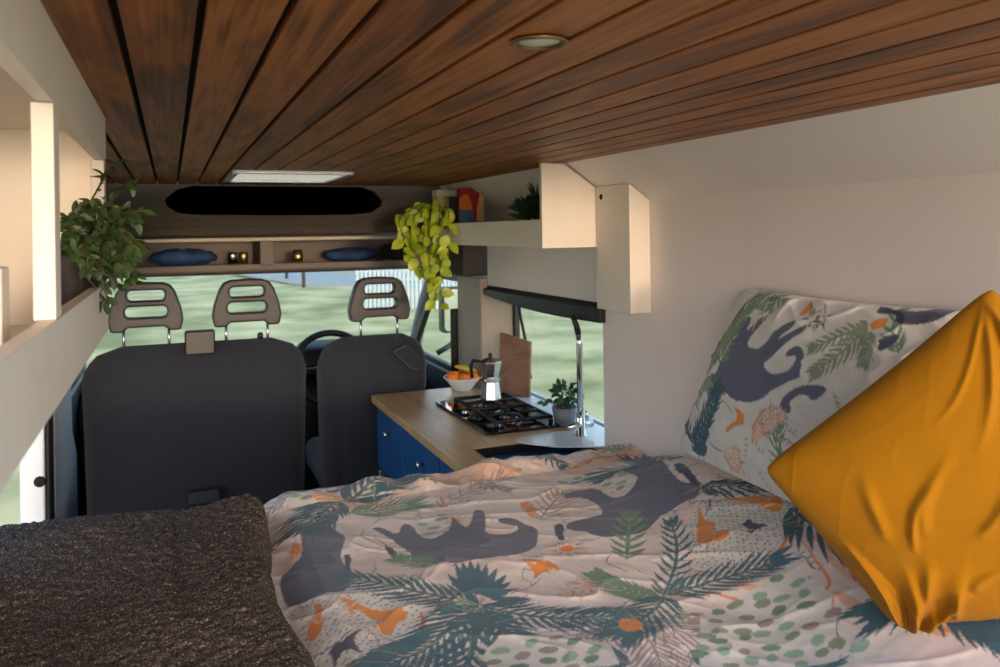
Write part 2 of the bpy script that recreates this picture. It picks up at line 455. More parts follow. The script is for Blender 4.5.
# cab headliner panel closing the front of the ceiling, with a dark recess
outer = [(-.55, .30), (-.55, -.005), (.3, .0), (.5, .0), (1.0, .0), (1.6, -.005), (1.6, .30)]
hole = [(.10, .235), (.03, .215), (-.02, .17), (-.01, .135), (.04, .105), (.12, .097), (.5, .092), (.86, .094), (.96, .105), (1.01, .135), (1.02, .165), (.98, .21), (.92, .235)]
b = MB(); frame_mesh(b, outer, [hole], 4.06, 4.10)
for zz in (.073, .04): b.tube([(-.2, 4.06, zz - .004), (.1, 4.057, zz), (.5, 4.055, zz + .002), (.95, 4.057, zz), (1.3, 4.06, zz - .004)], .004, 6)
b.build('wall_front', 'headliner', kind='structure', bevel=.006)
MB().box(-.1, 1.1, 4.10, 4.75, .06, .08).add([], []).build('trim_10', 'recess', kind='structure')
b = MB(); b.box(-.1, 1.1, 4.74, 4.76, .06, .30); b.box(-.12, -.1, 4.1, 4.76, .06, .3); b.box(1.1, 1.12, 4.1, 4.76, .06, .3); b.box(-.12, 1.12, 4.1, 4.76, .29, .31)
b.build('trim_11', 'recess', kind='structure')
MB().box(-.55, 1.6, 3.95, 4.9, .30, .33).build('trim_12', 'headliner', kind='structure')
b = MB(); b.box(-.55, 1.62, 4.74, 4.80, -.20, .30); b.build('trim_13', 'shelfgrey', kind='structure')
# brown cab trim above the right pillar
MB().box(1.42, 1.62, 3.96, 4.74, -.235, .0).build('trim_14', 'headliner', kind='structure', bevel=.01)
MB().box(-.56, -.42, 4.0, 4.74, -.235, .0).build('trim_15', 'headliner', kind='structure', bevel=.01)

# overhead cab shelf with two compartments
sh = thing('overhead_cab_shelf', 'long beige-grey shelf with two compartments above the windscreen', 'shelf', (.5, 4.3, -.2))
MB().prism([(4.30, -.150), (4.30, -.185), (4.33, -.205), (4.72, -.205), (4.72, -.175), (4.34, -.165)], -.42, 1.42, 'x').build('lower_lip', 'shelfgrey', sh, bevel=.008)
MB().prism([(4.27, -.015), (4.27, -.035), (4.72, -.035), (4.72, -.015)], -.42, 1.42, 'x').build('top_panel', 'cream', sh, bevel=.006)
MB().box(.43, .50, 4.30, 4.70, -.166, -.034).build('divider', 'shelfgrey', sh, bevel=.004)
MB().box(-.44, -.40, 4.30, 4.70, -.166, -.034).build('end_panel', 'shelfgrey', sh, bevel=.004)
MB().box(1.24, 1.42, 4.30, 4.70, -.166, -.034).build('end_panel', 'shelfgrey', sh, bevel=.004)

# ---- windscreen and cab
WS = [(-.44, 4.60, -.20), (1.47, 4.60, -.20), (1.55, 5.35, -.80), (-.50, 5.35, -.80)]
b = MB(); b.add(WS, [(0, 1, 2, 3)]); b.build('window_1', 'glass', kind='structure', solid=.006)
b = MB(); b.tube([(1.46, 4.55, -.18), (1.50, 4.95, -.47), (1.56, 5.38, -.82)], [.035, .04, .05], 8); b.build('trim_16', 'apillar', kind='structure')
b = MB(); b.tube([(-.46, 4.55, -.18), (-.49, 4.95, -.47), (-.52, 5.38, -.82)], [.035, .04, .05], 8); b.build('trim_17', 'apillar', kind='structure')
def cab_door(n, xs, inward):
    r = bpy.data.objects.new('door_%d' % n, None); C.objects.link(r); r.location = (xs, 4.6, 0); r['kind'] = 'structure'
    a0, a1 = (xs, xs + .06)
    MB().box(a0, a1, 4.12, 5.3, -1.65, -.80).build('door_panel', 'darkgrey', r, bevel=.02)
    f = MB(); frame_mesh(f, [(4.10, -.24), (4.62, -.24), (5.28, -.80), (4.10, -.80)], [[(4.17, -.28), (4.60, -.28), (5.12, -.77), (4.17, -.77)]], a0 + .01, a0 + .045, 'x')
    f.build('window_frame', 'blackplastic', r, bevel=.006)
    MB().box(a0 + .025, a0 + .03, 4.15, 5.15, -.79, -.26).prism([(0, 0), (0, 0), (0, 0)], 0, 0).build('window_pane', 'glass', r) if False else None
    g = MB(); g.add([(a0 + .028, 4.17, -.28), (a0 + .028, 4.60, -.28), (a0 + .028, 5.12, -.77), (a0 + .028, 4.17, -.77)], [(0, 1, 2, 3)]); g.build('window_pane', 'glass', r, solid=.004)
    return r
cab_door(1, 1.47, -1); cab_door(2, -.53, 1)

# door mirror on a stalk outside the right window
mr = thing('door_mirror', 'black door mirror outside the right cab window', 'mirror', (1.75, 4.9, -.75))
MB().prism(rrect(1.62, 1.84, -.66, -.36, .03), 4.93, 5.02).build('housing', 'blackplastic', mr, bevel=.02, seg=3)
MB().prism(rrect(1.635, 1.825, -.645, -.375, .03), 4.922, 4.93).build('mirror_glass', 'chrome', mr)
b = MB(); b.tube([(1.73, 4.97, -.66), (1.70, 4.98, -.74), (1.60, 4.98, -.79)], .02, 8); b.build('arm', 'blackplastic', mr)

# dashboard
da = thing('dashboard', 'dark dashboard under the windscreen behind the steering wheel', 'dashboard', (.5, 5.0, -1.5))
b = MB(); b.prism([(4.78, -.90), (4.72, -.98), (4.80, -1.645), (5.38, -1.645), (5.40, -.83), (5.1, -.80)], -.46, 1.52, 'x'); b.build('body', 'darkgrey', da, bevel=.03, seg=3)
b = MB(); b.prism([(4.80, -.86), (4.76, -.78), (4.80, -.68), (4.90, -.645), (5.08, -.69), (5.12, -.84)], .70, 1.12, 'x'); b.build('instrument_binnacle', 'blackplastic', da, bevel=.03, seg=3)
# steering wheel
sw = thing('steering_wheel', 'black steering wheel seen between the seats', 'steering wheel', (.86, 4.62, -.80))
R_ = .215; cz, cy, cx = -.770, 4.60, .850
def wheelpt(a, r, h=0):
    t = math.radians(28)
    u, v = r * math.cos(a), r * math.sin(a)
    return (cx + u, cy + v * math.sin(t) + h * math.cos(t), cz + v * math.cos(t) - h * math.sin(t))
b = MB(); b.tube([wheelpt(2 * PI * k / 40, R_) for k in range(41)], .0195, 10, cap=False); b.build('rim', 'blackplastic', sw)
for aa in (0, PI, -PI / 2):
    b = MB(); b.tube([wheelpt(aa, .05, .02), wheelpt(aa, .12, .03), wheelpt(aa, R_ - .01, 0)], [.028, .02, .014], 8); b.build('spoke', 'darkgrey', sw)
b = MB(); b.sphere(wheelpt(0, 0, .02), .075, 16, sq=(1, .5, .8)); b.build('hub', 'darkgrey', sw)
b = MB(); b.tube([wheelpt(0, 0, .05), (cx, 4.95, -.93)], .04, 10); b.build('column', 'blackplastic', sw)

# ---- seats
def seat(name, label, x0, x1, zt, yb, wide):
    r = thing(name, label, 'seat', ((x0 + x1) / 2, yb + .3, -1.65))
    # backrest: rounded outline, thicker low, with soft edges
    o = MB(); W2 = (x1 - x0) / 2; xc = (x0 + x1) / 2; H = zt + 1.28
    nu, nv = 28, 22
    def prof(t):   # half width over height 0..1
        wdt = W2 * (1 - .04 * (1 - t))
        if t > .74:
            k = (t - .74) / .26
            wdt = W2 * (1 - (.34 if wide else .46) * (1 - math.sqrt(max(0, 1 - k ** 2.4))) )
        return wdt
    def fr(u, v, side):
        t = v; zz = -1.28 + H * t
        s_ = (u - .5) * 2
        xx = xc + prof(t) * math.copysign(abs(s_) ** .9, s_)
        edge = (max(0, 1 - abs(s_) ** 6)) ** .5 * (max(0, 1 - t ** 14)) ** .5
        d = (.05 + .05 * (1 - t)) * edge
        lean = -.05 * t
        yy = yb + .07 + lean + (.0 + d * (1 if side else -1))
        if side == 0 and not wide: yy += .012 * math.exp(-((abs(s_) - .62) / .05) ** 2)
        return (xx, yy + .05 * t, zz)
    o.grid(lambda u, v: fr(u, v, 0), nu, nv); o.grid(lambda u, v: fr(1 - u, v, 1), nu, nv)
    be = o.build('backrest', 'seat', r)
    MB().prism(rrect(x0 + .02, x1 - .02, -1.32, -1.14, .06), yb + .12, yb + .62).build('seat_cushion', 'seat', r, bevel=.03, seg=3)
    MB().box(x0 + .06, x1 - .06, yb + .04, yb + .55, -1.65, -1.32).build('seat_base', 'blackplastic', r, bevel=.01)
    return r
bench = seat('double_passenger_seat', 'wide dark grey double passenger seat, seen from behind on the left', -.375, .612, -.498, 3.93, True)
driver = seat('driver_seat', 'single dark grey driver seat behind the steering wheel beside the worktop', .665, 1.235, -.522, 3.965, False)
# grey belt guide box between the two headrests and lower badge plate
b = MB(); b.prism(rrect(.055, .185, -.545, -.435, .012), 3.885, 3.95); b.build('belt_guide', 'blackplastic', bench, bevel=.008)
b = MB(); b.prism(rrect(.06, .19, -1.20, -1.145, .008), 3.82, 3.86); b.build('rear_plate', 'darkgrey', bench, bevel=.004)
for k, xx in enumerate((.34,)):
    b = MB(); b.lathe([(.014, 0), (.014, .02), (.009, .028), (0, .03)], (.395, 4.0, -.50), 10); b.build('release_button', 'blackplastic', bench)
b = MB(); b.prism([(1.03, -.60), (1.10, -.57), (1.19, -.66), (1.17, -.70), (1.12, -.69)], 3.908, 3.95); b.build('side_handle', 'seat', driver, bevel=.008)

def headrest(parent, xc, zt, yb):
    h = MB()
    y0, y1 = yb, yb + .075
    zb = zt - .215
    outer = []
    for px_, pz in [(-.148, .0), (-.158, .05), (-.150, .10), (-.125, .175), (-.105, .205), (-.075, .218), (0, .222), (.075, .218), (.105, .205), (.125, .175), (.150, .10), (.158, .05), (.148, .0), (.10, -.002), (.075, .018), (-.075, .018), (-.10, -.002)]:
        outer.append((xc + px_, zb + pz))
    s1 = [(xc + a, zb + c) for a, c in rrect(-.078, .078, .138, .185, .018, 4)]
    s2 = [(xc + a, zb + c) for a, c in rrect(-.088, .088, .062, .112, .020, 4)]
    frame_mesh(h, outer, [s1, s2], y0, y1)
    o = h.build('headrest', 'hrplastic', parent, bevel=.010, seg=3)
    for sx in (-.095, .095):
        t = MB(); t.tube([(xc + sx, yb + .04, zb + .01), (xc + sx, yb + .04, zb - .09)], .0065, 8); t.build('headrest_post', 'steel', o)
headrest(bench, -.105, -.218, 3.965); headrest(bench, .335, -.218, 3.965); headrest(driver, .985, -.232, 3.99)

# seat belt hanging from the right pillar
b = MB(); b.prism([(1.405, -.42), (1.45, -.42), (1.45, -1.1), (1.405, -1.1)], 4.13, 4.133)
tag(b.build('seat_belt', 'blackplastic'), 'black seat belt hanging beside the pillar right of the driver seat', 'seat belt')

# ================================================================ KITCHEN
WT = -.80
# window in the kitchen side
b = MB(); frame_mesh(b, [(2.60, -.80), (3.76, -.80), (3.76, -.295), (2.60, -.295)], [rrect(2.63, 3.73, -.799, -.32, .003, 5, rt=.05)], 1.615, 1.64, 'x')
f = b.build('window_2', 'blackplastic', kind='structure', bevel=.004)
g = MB(); g.add([(1.628, 2.62, -.795), (1.628, 3.74, -.795), (1.628, 3.74, -.31), (1.628, 2.62, -.31)], [(0, 1, 2, 3)]); g.build('window_pane', 'glass', f, solid=.005)
g = MB(); g.tube([(1.61, 3.66, -.31), (1.60, 3.64, -.40), (1.60, 3.56, -.56), (1.61, 3.54, -.72)], .008, 8); g.build('window_stay', 'blackplastic', f)
# rolled black blind sagging under the lintel
bl = thing('roller_blind', 'rolled black fabric blind sagging along the kitchen window top', 'blind', (1.5, 3.2, -.36))
b = MB()
nn = 24
top = []; bot = []
for k in range(nn + 1):
    t = k / nn; y = 3.78 - t * 1.20
    sag = .028 + .025 * t + .018 * math.sin(PI * t)
    bot.append((y, -.292 - sag)); top.append((y, -.287))
b.prism(top + bot[::-1], 1.455, 1.50, 'x'); b.build('fabric', 'blackplastic', bl, bevel=.008)
b = MB(); b.tube([(1.478, 2.605, -.285), (1.478, 3.74, -.285)], .012, 10); b.build('roller', 'felt', bl)

# cabinet under the worktop
kc = thing('kitchen_cabinet', 'blue painted kitchen cabinet with drawers under the wooden worktop', 'cabinet', (1.2, 3.2, -1.65))
b = MB(); b.box(.95, 1.47, 2.60, 3.885, -1.16, -.835); b.build('carcass', 'blue', kc)
b = MB(); b.box(.99, 1.47, 2.62, 3.86, -1.65, -1.16); b.build('plinth', 'darkblue', kc)
for i, (ya, yb2) in enumerate(((3.40, 3.875), (2.905, 3.385), (2.60, 2.89))):
    d = MB().box(.93, .95, ya, yb2, -1.14, -.85).build('drawer_front', 'blue', kc, bevel=.003)
    yk = (3.63, 3.10, 2.75)[i]
    k = MB(); k.lathe([(.006, 0), (.006, -.012), (.016, -.018), (.017, -.025), (.010, -.030), (0, -.031)], (.93, yk, -.935), 16, axis='x'); k.build('knob', 'chrome', d)
MB().box(.93, .99, 3.84, 3.90, -1.65, -1.16).build('leg', 'steel', kc, bevel=.004)

# worktop with sink cut-out
wt = thing('worktop', 'oak-coloured wooden worktop along the right side of the van', 'worktop', (1.2, 3.2, WT - .035))
b = MB(); frame_mesh(b, [(.905, 2.53), (XW, 2.53), (XW, 3.83), (1.42, 3.90), (.92, 3.90), (.905, 3.885)], [[(1.02, 2.545), (1.02, 2.765), (1.43, 2.765), (1.43, 2.545)]], WT - .035, WT, 'z')
b.build('board', 'oak', wt, bevel=.003)
# black square sink bowl
sk = thing('sink', 'black square sink bowl let into the worktop beside the bed', 'sink', (1.22, 2.65, -1.0))
b = MB(); b.box(1.02, 1.025, 2.545, 2.765, -.98, -.803); b.box(1.425, 1.43, 2.545, 2.765, -.98, -.803); b.box(1.02, 1.43, 2.76, 2.765, -.98, -.803); b.box(1.02, 1.43, 2.545, 2.55, -.98, -.803); b.box(1.02, 1.43, 2.545, 2.765, -.985, -.98)
b.build('bowl', 'blackplastic', sk)
b = MB(); b.lathe([(.03, 0), (.03, .003), (.018, .003), (.016, .001), (0, .001)], (1.2, 2.66, -.98), 16); b.build('drain', 'chrome', sk)
# pale folded glass / steel lid over the wall side of the sink
b = MB(); b.prism([(1.20, 2.795), (1.24, 2.815), (1.42, 2.835), (1.475, 2.80), (1.475, 2.56), (1.44, 2.57), (1.30, 2.64), (1.21, 2.74)], WT + .001, WT + .007, 'z')
tag(b.build('sink_lid', 'ceramic', bevel=.002), 'shiny pale lid lying over the window side of the sink', 'tray')

# faucet
fa = thing('faucet', 'tall chrome kitchen tap standing beside the sink by the window', 'tap', (1.475, 2.80, WT))
fx, fy = 1.458, 2.745
b = MB(); b.lathe([(.026, .0), (.026, .006), (.019, .010), (.019, .075), (.017, .08), (.013, .085)], (fx, fy, WT), 20); b.build('base', 'chrome', fa)
b = MB(); b.tube([(fx, fy, WT + .08), (fx, fy, WT + .36), (fx - .004, fy + .0, WT + .40)], [.0125, .0125, .0115], 14); b.build('spout', 'chrome', fa)
b = MB(); b.tube([(fx - .004, fy, WT + .40), (fx - .012, fy, WT + .43), (fx - .028, fy + .005, WT + .475)], [.0125, .012, .009], 12); b.build('spray_head', 'blackplastic', fa)
b = MB(); b.tube([(fx - .065, fy - .02, WT + .048), (fx, fy, WT + .048), (fx + .05, fy + .0, WT + .05)], [.008, .016, .017], 12); b.tube([(fx + .035, fy, WT + .05), (fx + .02, fy - .01, WT + .10)], [.006, .004], 8)
b.build('lever', 'chrome', fa)

# hob
hb = thing('gas_hob', 'black glass two-burner gas hob set in the wooden worktop', 'hob', (1.29, 3.25, WT))
hx0, hx1, hy0, hy1 = 1.13, 1.47, 2.91, 3.56
b = MB(); b.prism(rrect(hx0, hx1, hy0, hy1, .012), WT + .001, WT + .012, 'z'); b.build('glass_plate', 'blackgloss', hb, bevel=.002)
for i, (bx, by, br) in enumerate(((1.31, 3.32, .05), (1.31, 3.07, .04))):
    o = MB(); o.lathe([(br, 0), (br, .010), (br * .8, .014), (br * .8, .018)], (bx, by, WT + .012), 24); bo = o.build('burner', 'alu', hb)
    o = MB(); o.lathe([(br * .72, .018), (br * .72, .026), (br * .5, .029), (0, .029)], (bx, by, WT + .012), 24); o.build('burner_cap', 'blackiron', bo)
    g = MB(); gz = WT + .040
    e = .12
    ring = [(bx - e, by - e, gz), (bx + e, by - e, gz), (bx + e, by + e, gz), (bx - e, by + e, gz), (bx - e, by - e, gz)]
    g.tube(ring, .0085, 8)
    for sx, sy in ((-1, -1), (1, -1), (1, 1), (-1, 1)):
        g.tube([(bx + sx * e, by + sy * e, gz), (bx + sx * e, by + sy * e, WT + .012)], .010, 8)
    for sx, sy in ((1, 0), (-1, 0), (0, 1), (0, -1)):
        g.tube([(bx + sx * e, by + sy * e, gz), (bx + sx * .04, by + sy * .04, gz + .004)], .0075, 8)
    g.build('pan_support', 'blackiron', hb)
for yy in (3.13, 3.24):
    o = MB(); o.lathe([(.017, 0), (.017, .016), (.014, .02), (0, .02)], (1.165, yy, WT + .012), 18); o.build('control_knob', 'alu' if yy > 3.2 else 'blackplastic', hb)

# moka pot on the far burner
mk = thing('moka_pot', 'silver faceted stovetop coffee pot on the far burner', 'coffee pot', (1.315, 3.33, WT + .052))
mx_, my_ = 1.318, 3.33; mz = WT + .049
b = MB(); b.lathe([(.046, 0), (.050, .004), (.049, .012), (.040, .078), (.040, .082)], (mx_, my_, mz), facets=8); b.build('boiler', 'alu', mk)
b = MB(); b.lathe([(.041, .082), (.043, .084), (.043, .094), (.038, .096)], (mx_, my_, mz), facets=24); b.build('collar', 'alu', mk)
b = MB(); b.lathe([(.037, .096), (.040, .105), (.053, .165), (.053, .168)], (mx_, my_, mz), facets=8)
b.add([(mx_ - .048, my_ - .012, mz + .166), (mx_ - .048, my_ + .012, mz + .166), (mx_ - .068, my_, mz + .168), (mx_ - .045, my_, mz + .13)], [(0, 2, 3), (1, 3, 2), (0, 1, 2)])
b.build('jug', 'alu', mk)
b = MB(); b.lathe([(.053, .168), (.050, .172), (.012, .186), (.0, .187)], (mx_, my_, mz), facets=8); b.build('lid', 'alu', mk)
b = MB(); b.lathe([(.005, .185), (.009, .192), (.009, .203), (.006, .206), (0, .206)], (mx_, my_, mz), 12); b.build('lid_knob', 'blackplastic', mk)
b = MB(); b.tube([(mx_ - .035, my_ + .03, mz + .165), (mx_ - .060, my_ + .06, mz + .168), (mx_ - .068, my_ + .068, mz + .14), (mx_ - .064, my_ + .064, mz + .09)], [.007, .009, .009, .007], 8); b.build('handle', 'blackplastic', mk)

# bowl of fruit
bw = thing('fruit_bowl', 'white fruit bowl at the far end of the worktop', 'bowl', (1.335, 3.72, WT))
bx, by = 1.352, 3.80
b = MB(); b.lathe([(.0, .001), (.042, .001), (.044, .006), (.094, .066), (.096, .070), (.092, .070), (.042, .014), (0, .012)], (bx, by, WT), 32); b.build('bowl', 'ceramic', bw)
for i, (dx, dy, dz, lb) in enumerate(((-.052, -.01, .070, 'bright orange at the left of the white fruit bowl'), (-.010, -.045, .062, 'orange in the front middle of the white fruit bowl'), (.042, -.035, .066, 'orange at the right front of the white fruit bowl'), (.0, .035, .062, 'orange at the back of the white fruit bowl'), (.057, .025, .070, 'orange at the right back of the white fruit bowl'))):
    o = MB(); o.sphere((bx + dx, by + dy, WT + dz), .034 if i else .036, 18, sq=(1, 1, .93)); o = o.build('orange', 'orange'); tag(o, lb, 'orange', 'oranges in the white bowl')
b = MB(); b.tube([(bx - .04 + .0, by + .0, WT + .125), (bx - .005, by - .01, WT + .118), (bx + .035, by - .015, WT + .104), (bx + .07, by - .02, WT + .094)], [.006, .015, .016, .006], 8)
tag(b.build('banana', 'banana'), 'yellow-green banana lying on top of the oranges', 'banana')

# chopping board leaning on the window reveal
b = MB(); vs = []
P0, P1 = Vector((1.488, 3.64, WT)), Vector((1.592, 3.50, WT))
d_ = (P1 - P0); upv = Vector((.02, .015, .30)); nrm_ = d_.cross(upv).normalized() * .018
p = [P0, P1, P1 + upv * .88, P0 + upv * 1.0]
vs = [q for q in p] + [q + nrm_ for q in p]
b.add(vs, [(0, 1, 2, 3), (7, 6, 5, 4), (0, 4, 5, 1), (1, 5, 6, 2), (2, 6, 7, 3), (3, 7, 4, 0)])
tag(b.build('chopping_board', 'boardwood', bevel=.004), 'brown wooden chopping board leaning in the window corner', 'chopping board')

# ================================================================ PLANTS
def foliage(mb, c, rad, n, lmin, lmax, wr, seed, sq=(1, 1, 1), droop=.3, stems=None, mi=0):
    rnd = random.Random(seed)
    for i in range(n):
        while True:
            v = Vector((rnd.uniform(-1, 1), rnd.uniform(-1, 1), rnd.uniform(-1, 1)))
            if .15 < v.length < 1: break
        p = Vector(c) + Vector((v.x * rad * sq[0], v.y * rad * sq[1], v.z * rad * sq[2]))
        d = v.normalized() + Vector((rnd.uniform(-.6, .6), rnd.uniform(-.6, .6), rnd.uniform(-.6, .4) - droop))
        l = rnd.uniform(lmin, lmax)
        mb.leaf(p, d, Vector((rnd.uniform(-.5, .5), rnd.uniform(-1, 0), rnd.uniform(.2, 1))), l, l * wr, mi)

def hanging_plant():
    r = thing('trailing_houseplant', 'bushy dark green plant spilling from a black pot on the left shelf', 'plant', (-.20, 1.36, -.17))
    b = MB(); b.lathe([(.0, 0), (.034, 0), (.045, .02), (.050, .07), (.048, .13), (.042, .15), (.036, .135), (0, .135)], (-.168, 1.61, -.166), 24); b.build('pot', 'potblack', r)
    s = MB(); f = MB(); rnd = random.Random(3)
    for k in range(46):
        a = rnd.uniform(0, 2 * PI)
        st = Vector((-.165 + .02 * math.cos(a), 1.60 + .02 * math.sin(a), -.03))
        en = Vector((rnd.uniform(-.155, -.03), rnd.uniform(1.40, 1.62), rnd.uniform(-.125, .045)))
        if en.x < -.12: en.z = max(en.z, -.05)
        mid = (st + en) / 2 + Vector((0, 0, rnd.uniform(.01, .05)))
        pts = [st, st.lerp(mid, .5) + Vector((0, 0, .01)), mid, mid.lerp(en, .5) + Vector((0, 0, .008)), en]
        s.tube(pts, [.0022, .002, .0018, .0015, .001], 5)
        for j in range(20):
            t = rnd.uniform(.3, 1) * 3.999; i0 = int(t); p = pts[i0].lerp(pts[i0 + 1], t - i0)
            d = (pts[i0 + 1] - pts[i0]).normalized() + Vector((rnd.uniform(-1, 1), rnd.uniform(-1, 1), rnd.uniform(-1, .7)))
            l = rnd.uniform(.015, .027)
            f.leaf(p, d, (rnd.uniform(-.5, .5), rnd.uniform(-1, 0), rnd.uniform(.2, 1)), l, l * .48)
    # a tall sprig reaching to the ceiling
    for base, tip in (((-.14, 1.60, .0), (-.095, 1.74, .145)), ((-.13, 1.60, .0), (-.06, 1.70, .10))):
        bp, tp = Vector(base), Vector(tip)
        pts = [bp, bp.lerp(tp, .35) + Vector((-.012, 0, .01)), bp.lerp(tp, .7) + Vector((-.004, 0, .015)), tp]
        s.tube(pts, [.0022, .002, .0015, .001], 5)
        for j in range(22):
            t = rnd.uniform(.25, 1) * 2.999; i0 = int(t); p = pts[i0].lerp(pts[i0 + 1], t - i0)
            l = rnd.uniform(.016, .028)
            f.leaf(p, Vector((rnd.uniform(-1, 1), rnd.uniform(-1, 1), rnd.uniform(-.8, .8))), (0, -.5, 1), l, l * .5)
    s.build('stems', 'stem2', r); f.build('leaves', 'leaf', r)
hanging_plant()

def pothos():
    r = thing('trailing_pothos', 'lime green pothos trailing down from the end of the right shelf', 'plant', (1.21, 3.66, .0))
    b = MB(); b.lathe([(.0, 0), (.045, 0), (.058, .09), (.055, .09), (.043, .07), (0, .07)], (1.235, 3.70, .018), 20); b.build('pot', 'potgrey', r)
    s = MB(); f = MB(); rnd = random.Random(11)
    ends = [(1.02, 3.62, .05), (1.04, 3.60, -.03), (1.03, 3.58, -.12), (1.08, 3.55, -.20), (1.13, 3.52, -.27), (1.15, 3.50, -.36), (1.17, 3.47, -.36), (1.10, 3.50, -.15), (1.15, 3.42, -.18), (1.17, 3.35, -.14), (1.12, 3.48, -.24), (1.15, 3.48, -.31)]
    for k, e in enumerate(ends):
        st = Vector((1.225 + rnd.uniform(-.02, .02), 3.68 + rnd.uniform(-.02, .02), .10)); en = Vector(e) - Vector((.035, 0, 0))
        ov = Vector((st.x * .45 + en.x * .55, st.y * .5 + en.y * .5, .125 + rnd.uniform(-.02, .01)))
        m2 = Vector((en.x, en.y, (max(en.z, -.4) + .11) / 2))
        pts = [st, ov, Vector((en.x * .9 + ov.x * .1, en.y, .09 if en.z < .05 else .08)), m2, en]
        s.tube(pts, [.003, .0028, .0024, .002, .0015], 6)
        nl = 6 + int(15 * (0.15 - en.z))
        for j in range(nl):
            t = (.9 + 3.09 * (j + rnd.uniform(.2, .8)) / nl); t = min(t, 3.999); i0 = int(t); p = pts[i0].lerp(pts[i0 + 1], t - i0)
            d = Vector((rnd.uniform(-1, .8), rnd.uniform(-1, .2), rnd.uniform(-1.2, -.1)))
            l = rnd.uniform(.046, .070)
            f.leaf(p, d, (rnd.uniform(-.4, .4), -1, rnd.uniform(.1, .9)), l, l * .78)
    s.build('vines', 'stem', r); f.build('leaves', 'pothos', r)
pothos()

sp = thing('shelf_plant', 'small dark spiky plant on the right shelf against the white end panel', 'plant', (1.29, 2.68, .0))
b = MB(); b.lathe([(.0, 0), (.035, 0), (.045, .045), (.042, .045), (.034, .03), (0, .03)], (1.285, 2.76, -.035), 18); b.build('pot', 'potblack', sp)
f = MB(); rnd = random.Random(5)
for k in range(210):
    a = rnd.uniform(0, 2 * PI); t = rnd.uniform(.1, 1.25)
    d = Vector((math.cos(a) * math.sin(t), math.sin(a) * math.sin(t), math.cos(t) * .9))
    base = Vector((1.275, 2.76, .035)) + d * rnd.uniform(.01, .075)
    l = rnd.uniform(.035, .06)
    f.leaf(base, d + Vector((rnd.uniform(-.3, .3), rnd.uniform(-.3, .3), rnd.uniform(-.2, .4))), (0, -1, .5), l, l * .3)
for k in range(5):
    f.leaf((1.28, 2.74, .10), (rnd.uniform(-.4, .2), rnd.uniform(-.4, .2), 1), (0, -1, .3), .085, .010)
f.build('leaves', 'leaf2', sp)

sp = thing('window_plant', 'small leafy plant in a grey pot on the window sill beside the tap', 'plant', (1.50, 2.92, WT))
b = MB(); b.lathe([(0, 0), (.040, 0), (.052, .075), (.049, .075), (.040, .055), (0, .055)], (1.485, 2.935, WT + .002), 20); b.build('pot', 'potgrey', sp)
f = MB(); s = MB(); rnd = random.Random(9)
foliage(f, (1.495, 2.935, WT + .125), .055, 110, .02, .036, .6, 21, sq=(1, 1, .75), droop=.2)
for k in range(9):
    a = rnd.uniform(0, 2 * PI); s.tube([(1.485, 2.935, WT + .05), (1.49 + .03 * math.cos(a), 2.935 + .03 * math.sin(a), WT + .13)], .002, 5)
s.tube([(1.485, 2.935, WT + .06), (1.43, 2.93, WT + .105), (1.395, 2.93, WT + .10)], .0018, 5)
s.build('stems', 'stem', sp)
for dx in (0, .02, .04): f.leaf((1.43 - dx, 2.93, WT + .105), (-1, -.2, rnd.uniform(-.5, .8)), (0, -1, .6), .032, .018)
f.build('leaves', 'leaf2', sp)

# ================================================================ RIGHT OVERHEAD SHELF
rs = thing('overhead_shelf', 'white open shelf with deep front board on the right under the ceiling', 'shelf', (1.3, 3.0, -.06))
MB().box(1.19, 1.208, 2.52, 3.86, -.06, .038).build('front_board', 'whiteply', rs, bevel=.001, seg=1)
MB().prism([(1.209, -.055), (XW, -.055), (XW, -.037), (1.209, -.037)], 2.52, 3.86).build('shelf_board', 'whiteply', rs)
MB().prism([(1.19, CE - .001), (1.275, CE - .001), (1.40, .152), (1.42, .135), (1.42, -.062), (1.19, -.062)], 2.502, 2.52).build('end_panel', 'whiteply', rs, bevel=.001, seg=1)
# things on the shelf
bk = thing('picture_book', 'book with red, orange and blue cover standing on the right shelf', 'book', (1.3, 3.4, -.037))
by0 = 3.56
b = MB(); b.box(1.263, 1.385, by0, by0 + .025, -.036, .205, 0)
b.prism([(1.264, .10), (1.33, .10), (1.322, .14), (1.305, .175), (1.285, .175), (1.264, .15)], by0 - .002, by0, mi=2)
b.prism([(1.264, -.034), (1.336, -.034), (1.332, .098), (1.264, .104)], by0 - .003, by0, mi=3)
b.prism([(1.345, -.034), (1.384, -.034), (1.384, .17), (1.366, .18), (1.35, .10)], by0 - .003, by0, mi=4)
b.build('cover', ['bookred', 'bookred', 'bookorange', 'bookblue', 'bookcream'], bk)
MB().box(1.268, 1.388, by0 + .004, by0 + .021, -.034, .203).build('pages', 'paper', bk)
MB().box(1.25, 1.37, 3.64, 3.67, -.036, .17).build('dark_book', 'darkgrey')
tag(bpy.data.objects['dark_book'], 'dark grey book standing behind the red and orange book', 'book'); bpy.data.objects['dark_book'].name = 'book'
b = MB(); b.box(1.222, 1.32, 3.77, 3.85, -.036, .205, 0); b.box(1.220, 1.322, 3.768, 3.852, .175, .208, 1)
tag(b.build('storage_tin', ['boxgreen', 'paper'], bevel=.004), 'green and cream box behind the pothos on the right shelf', 'box')

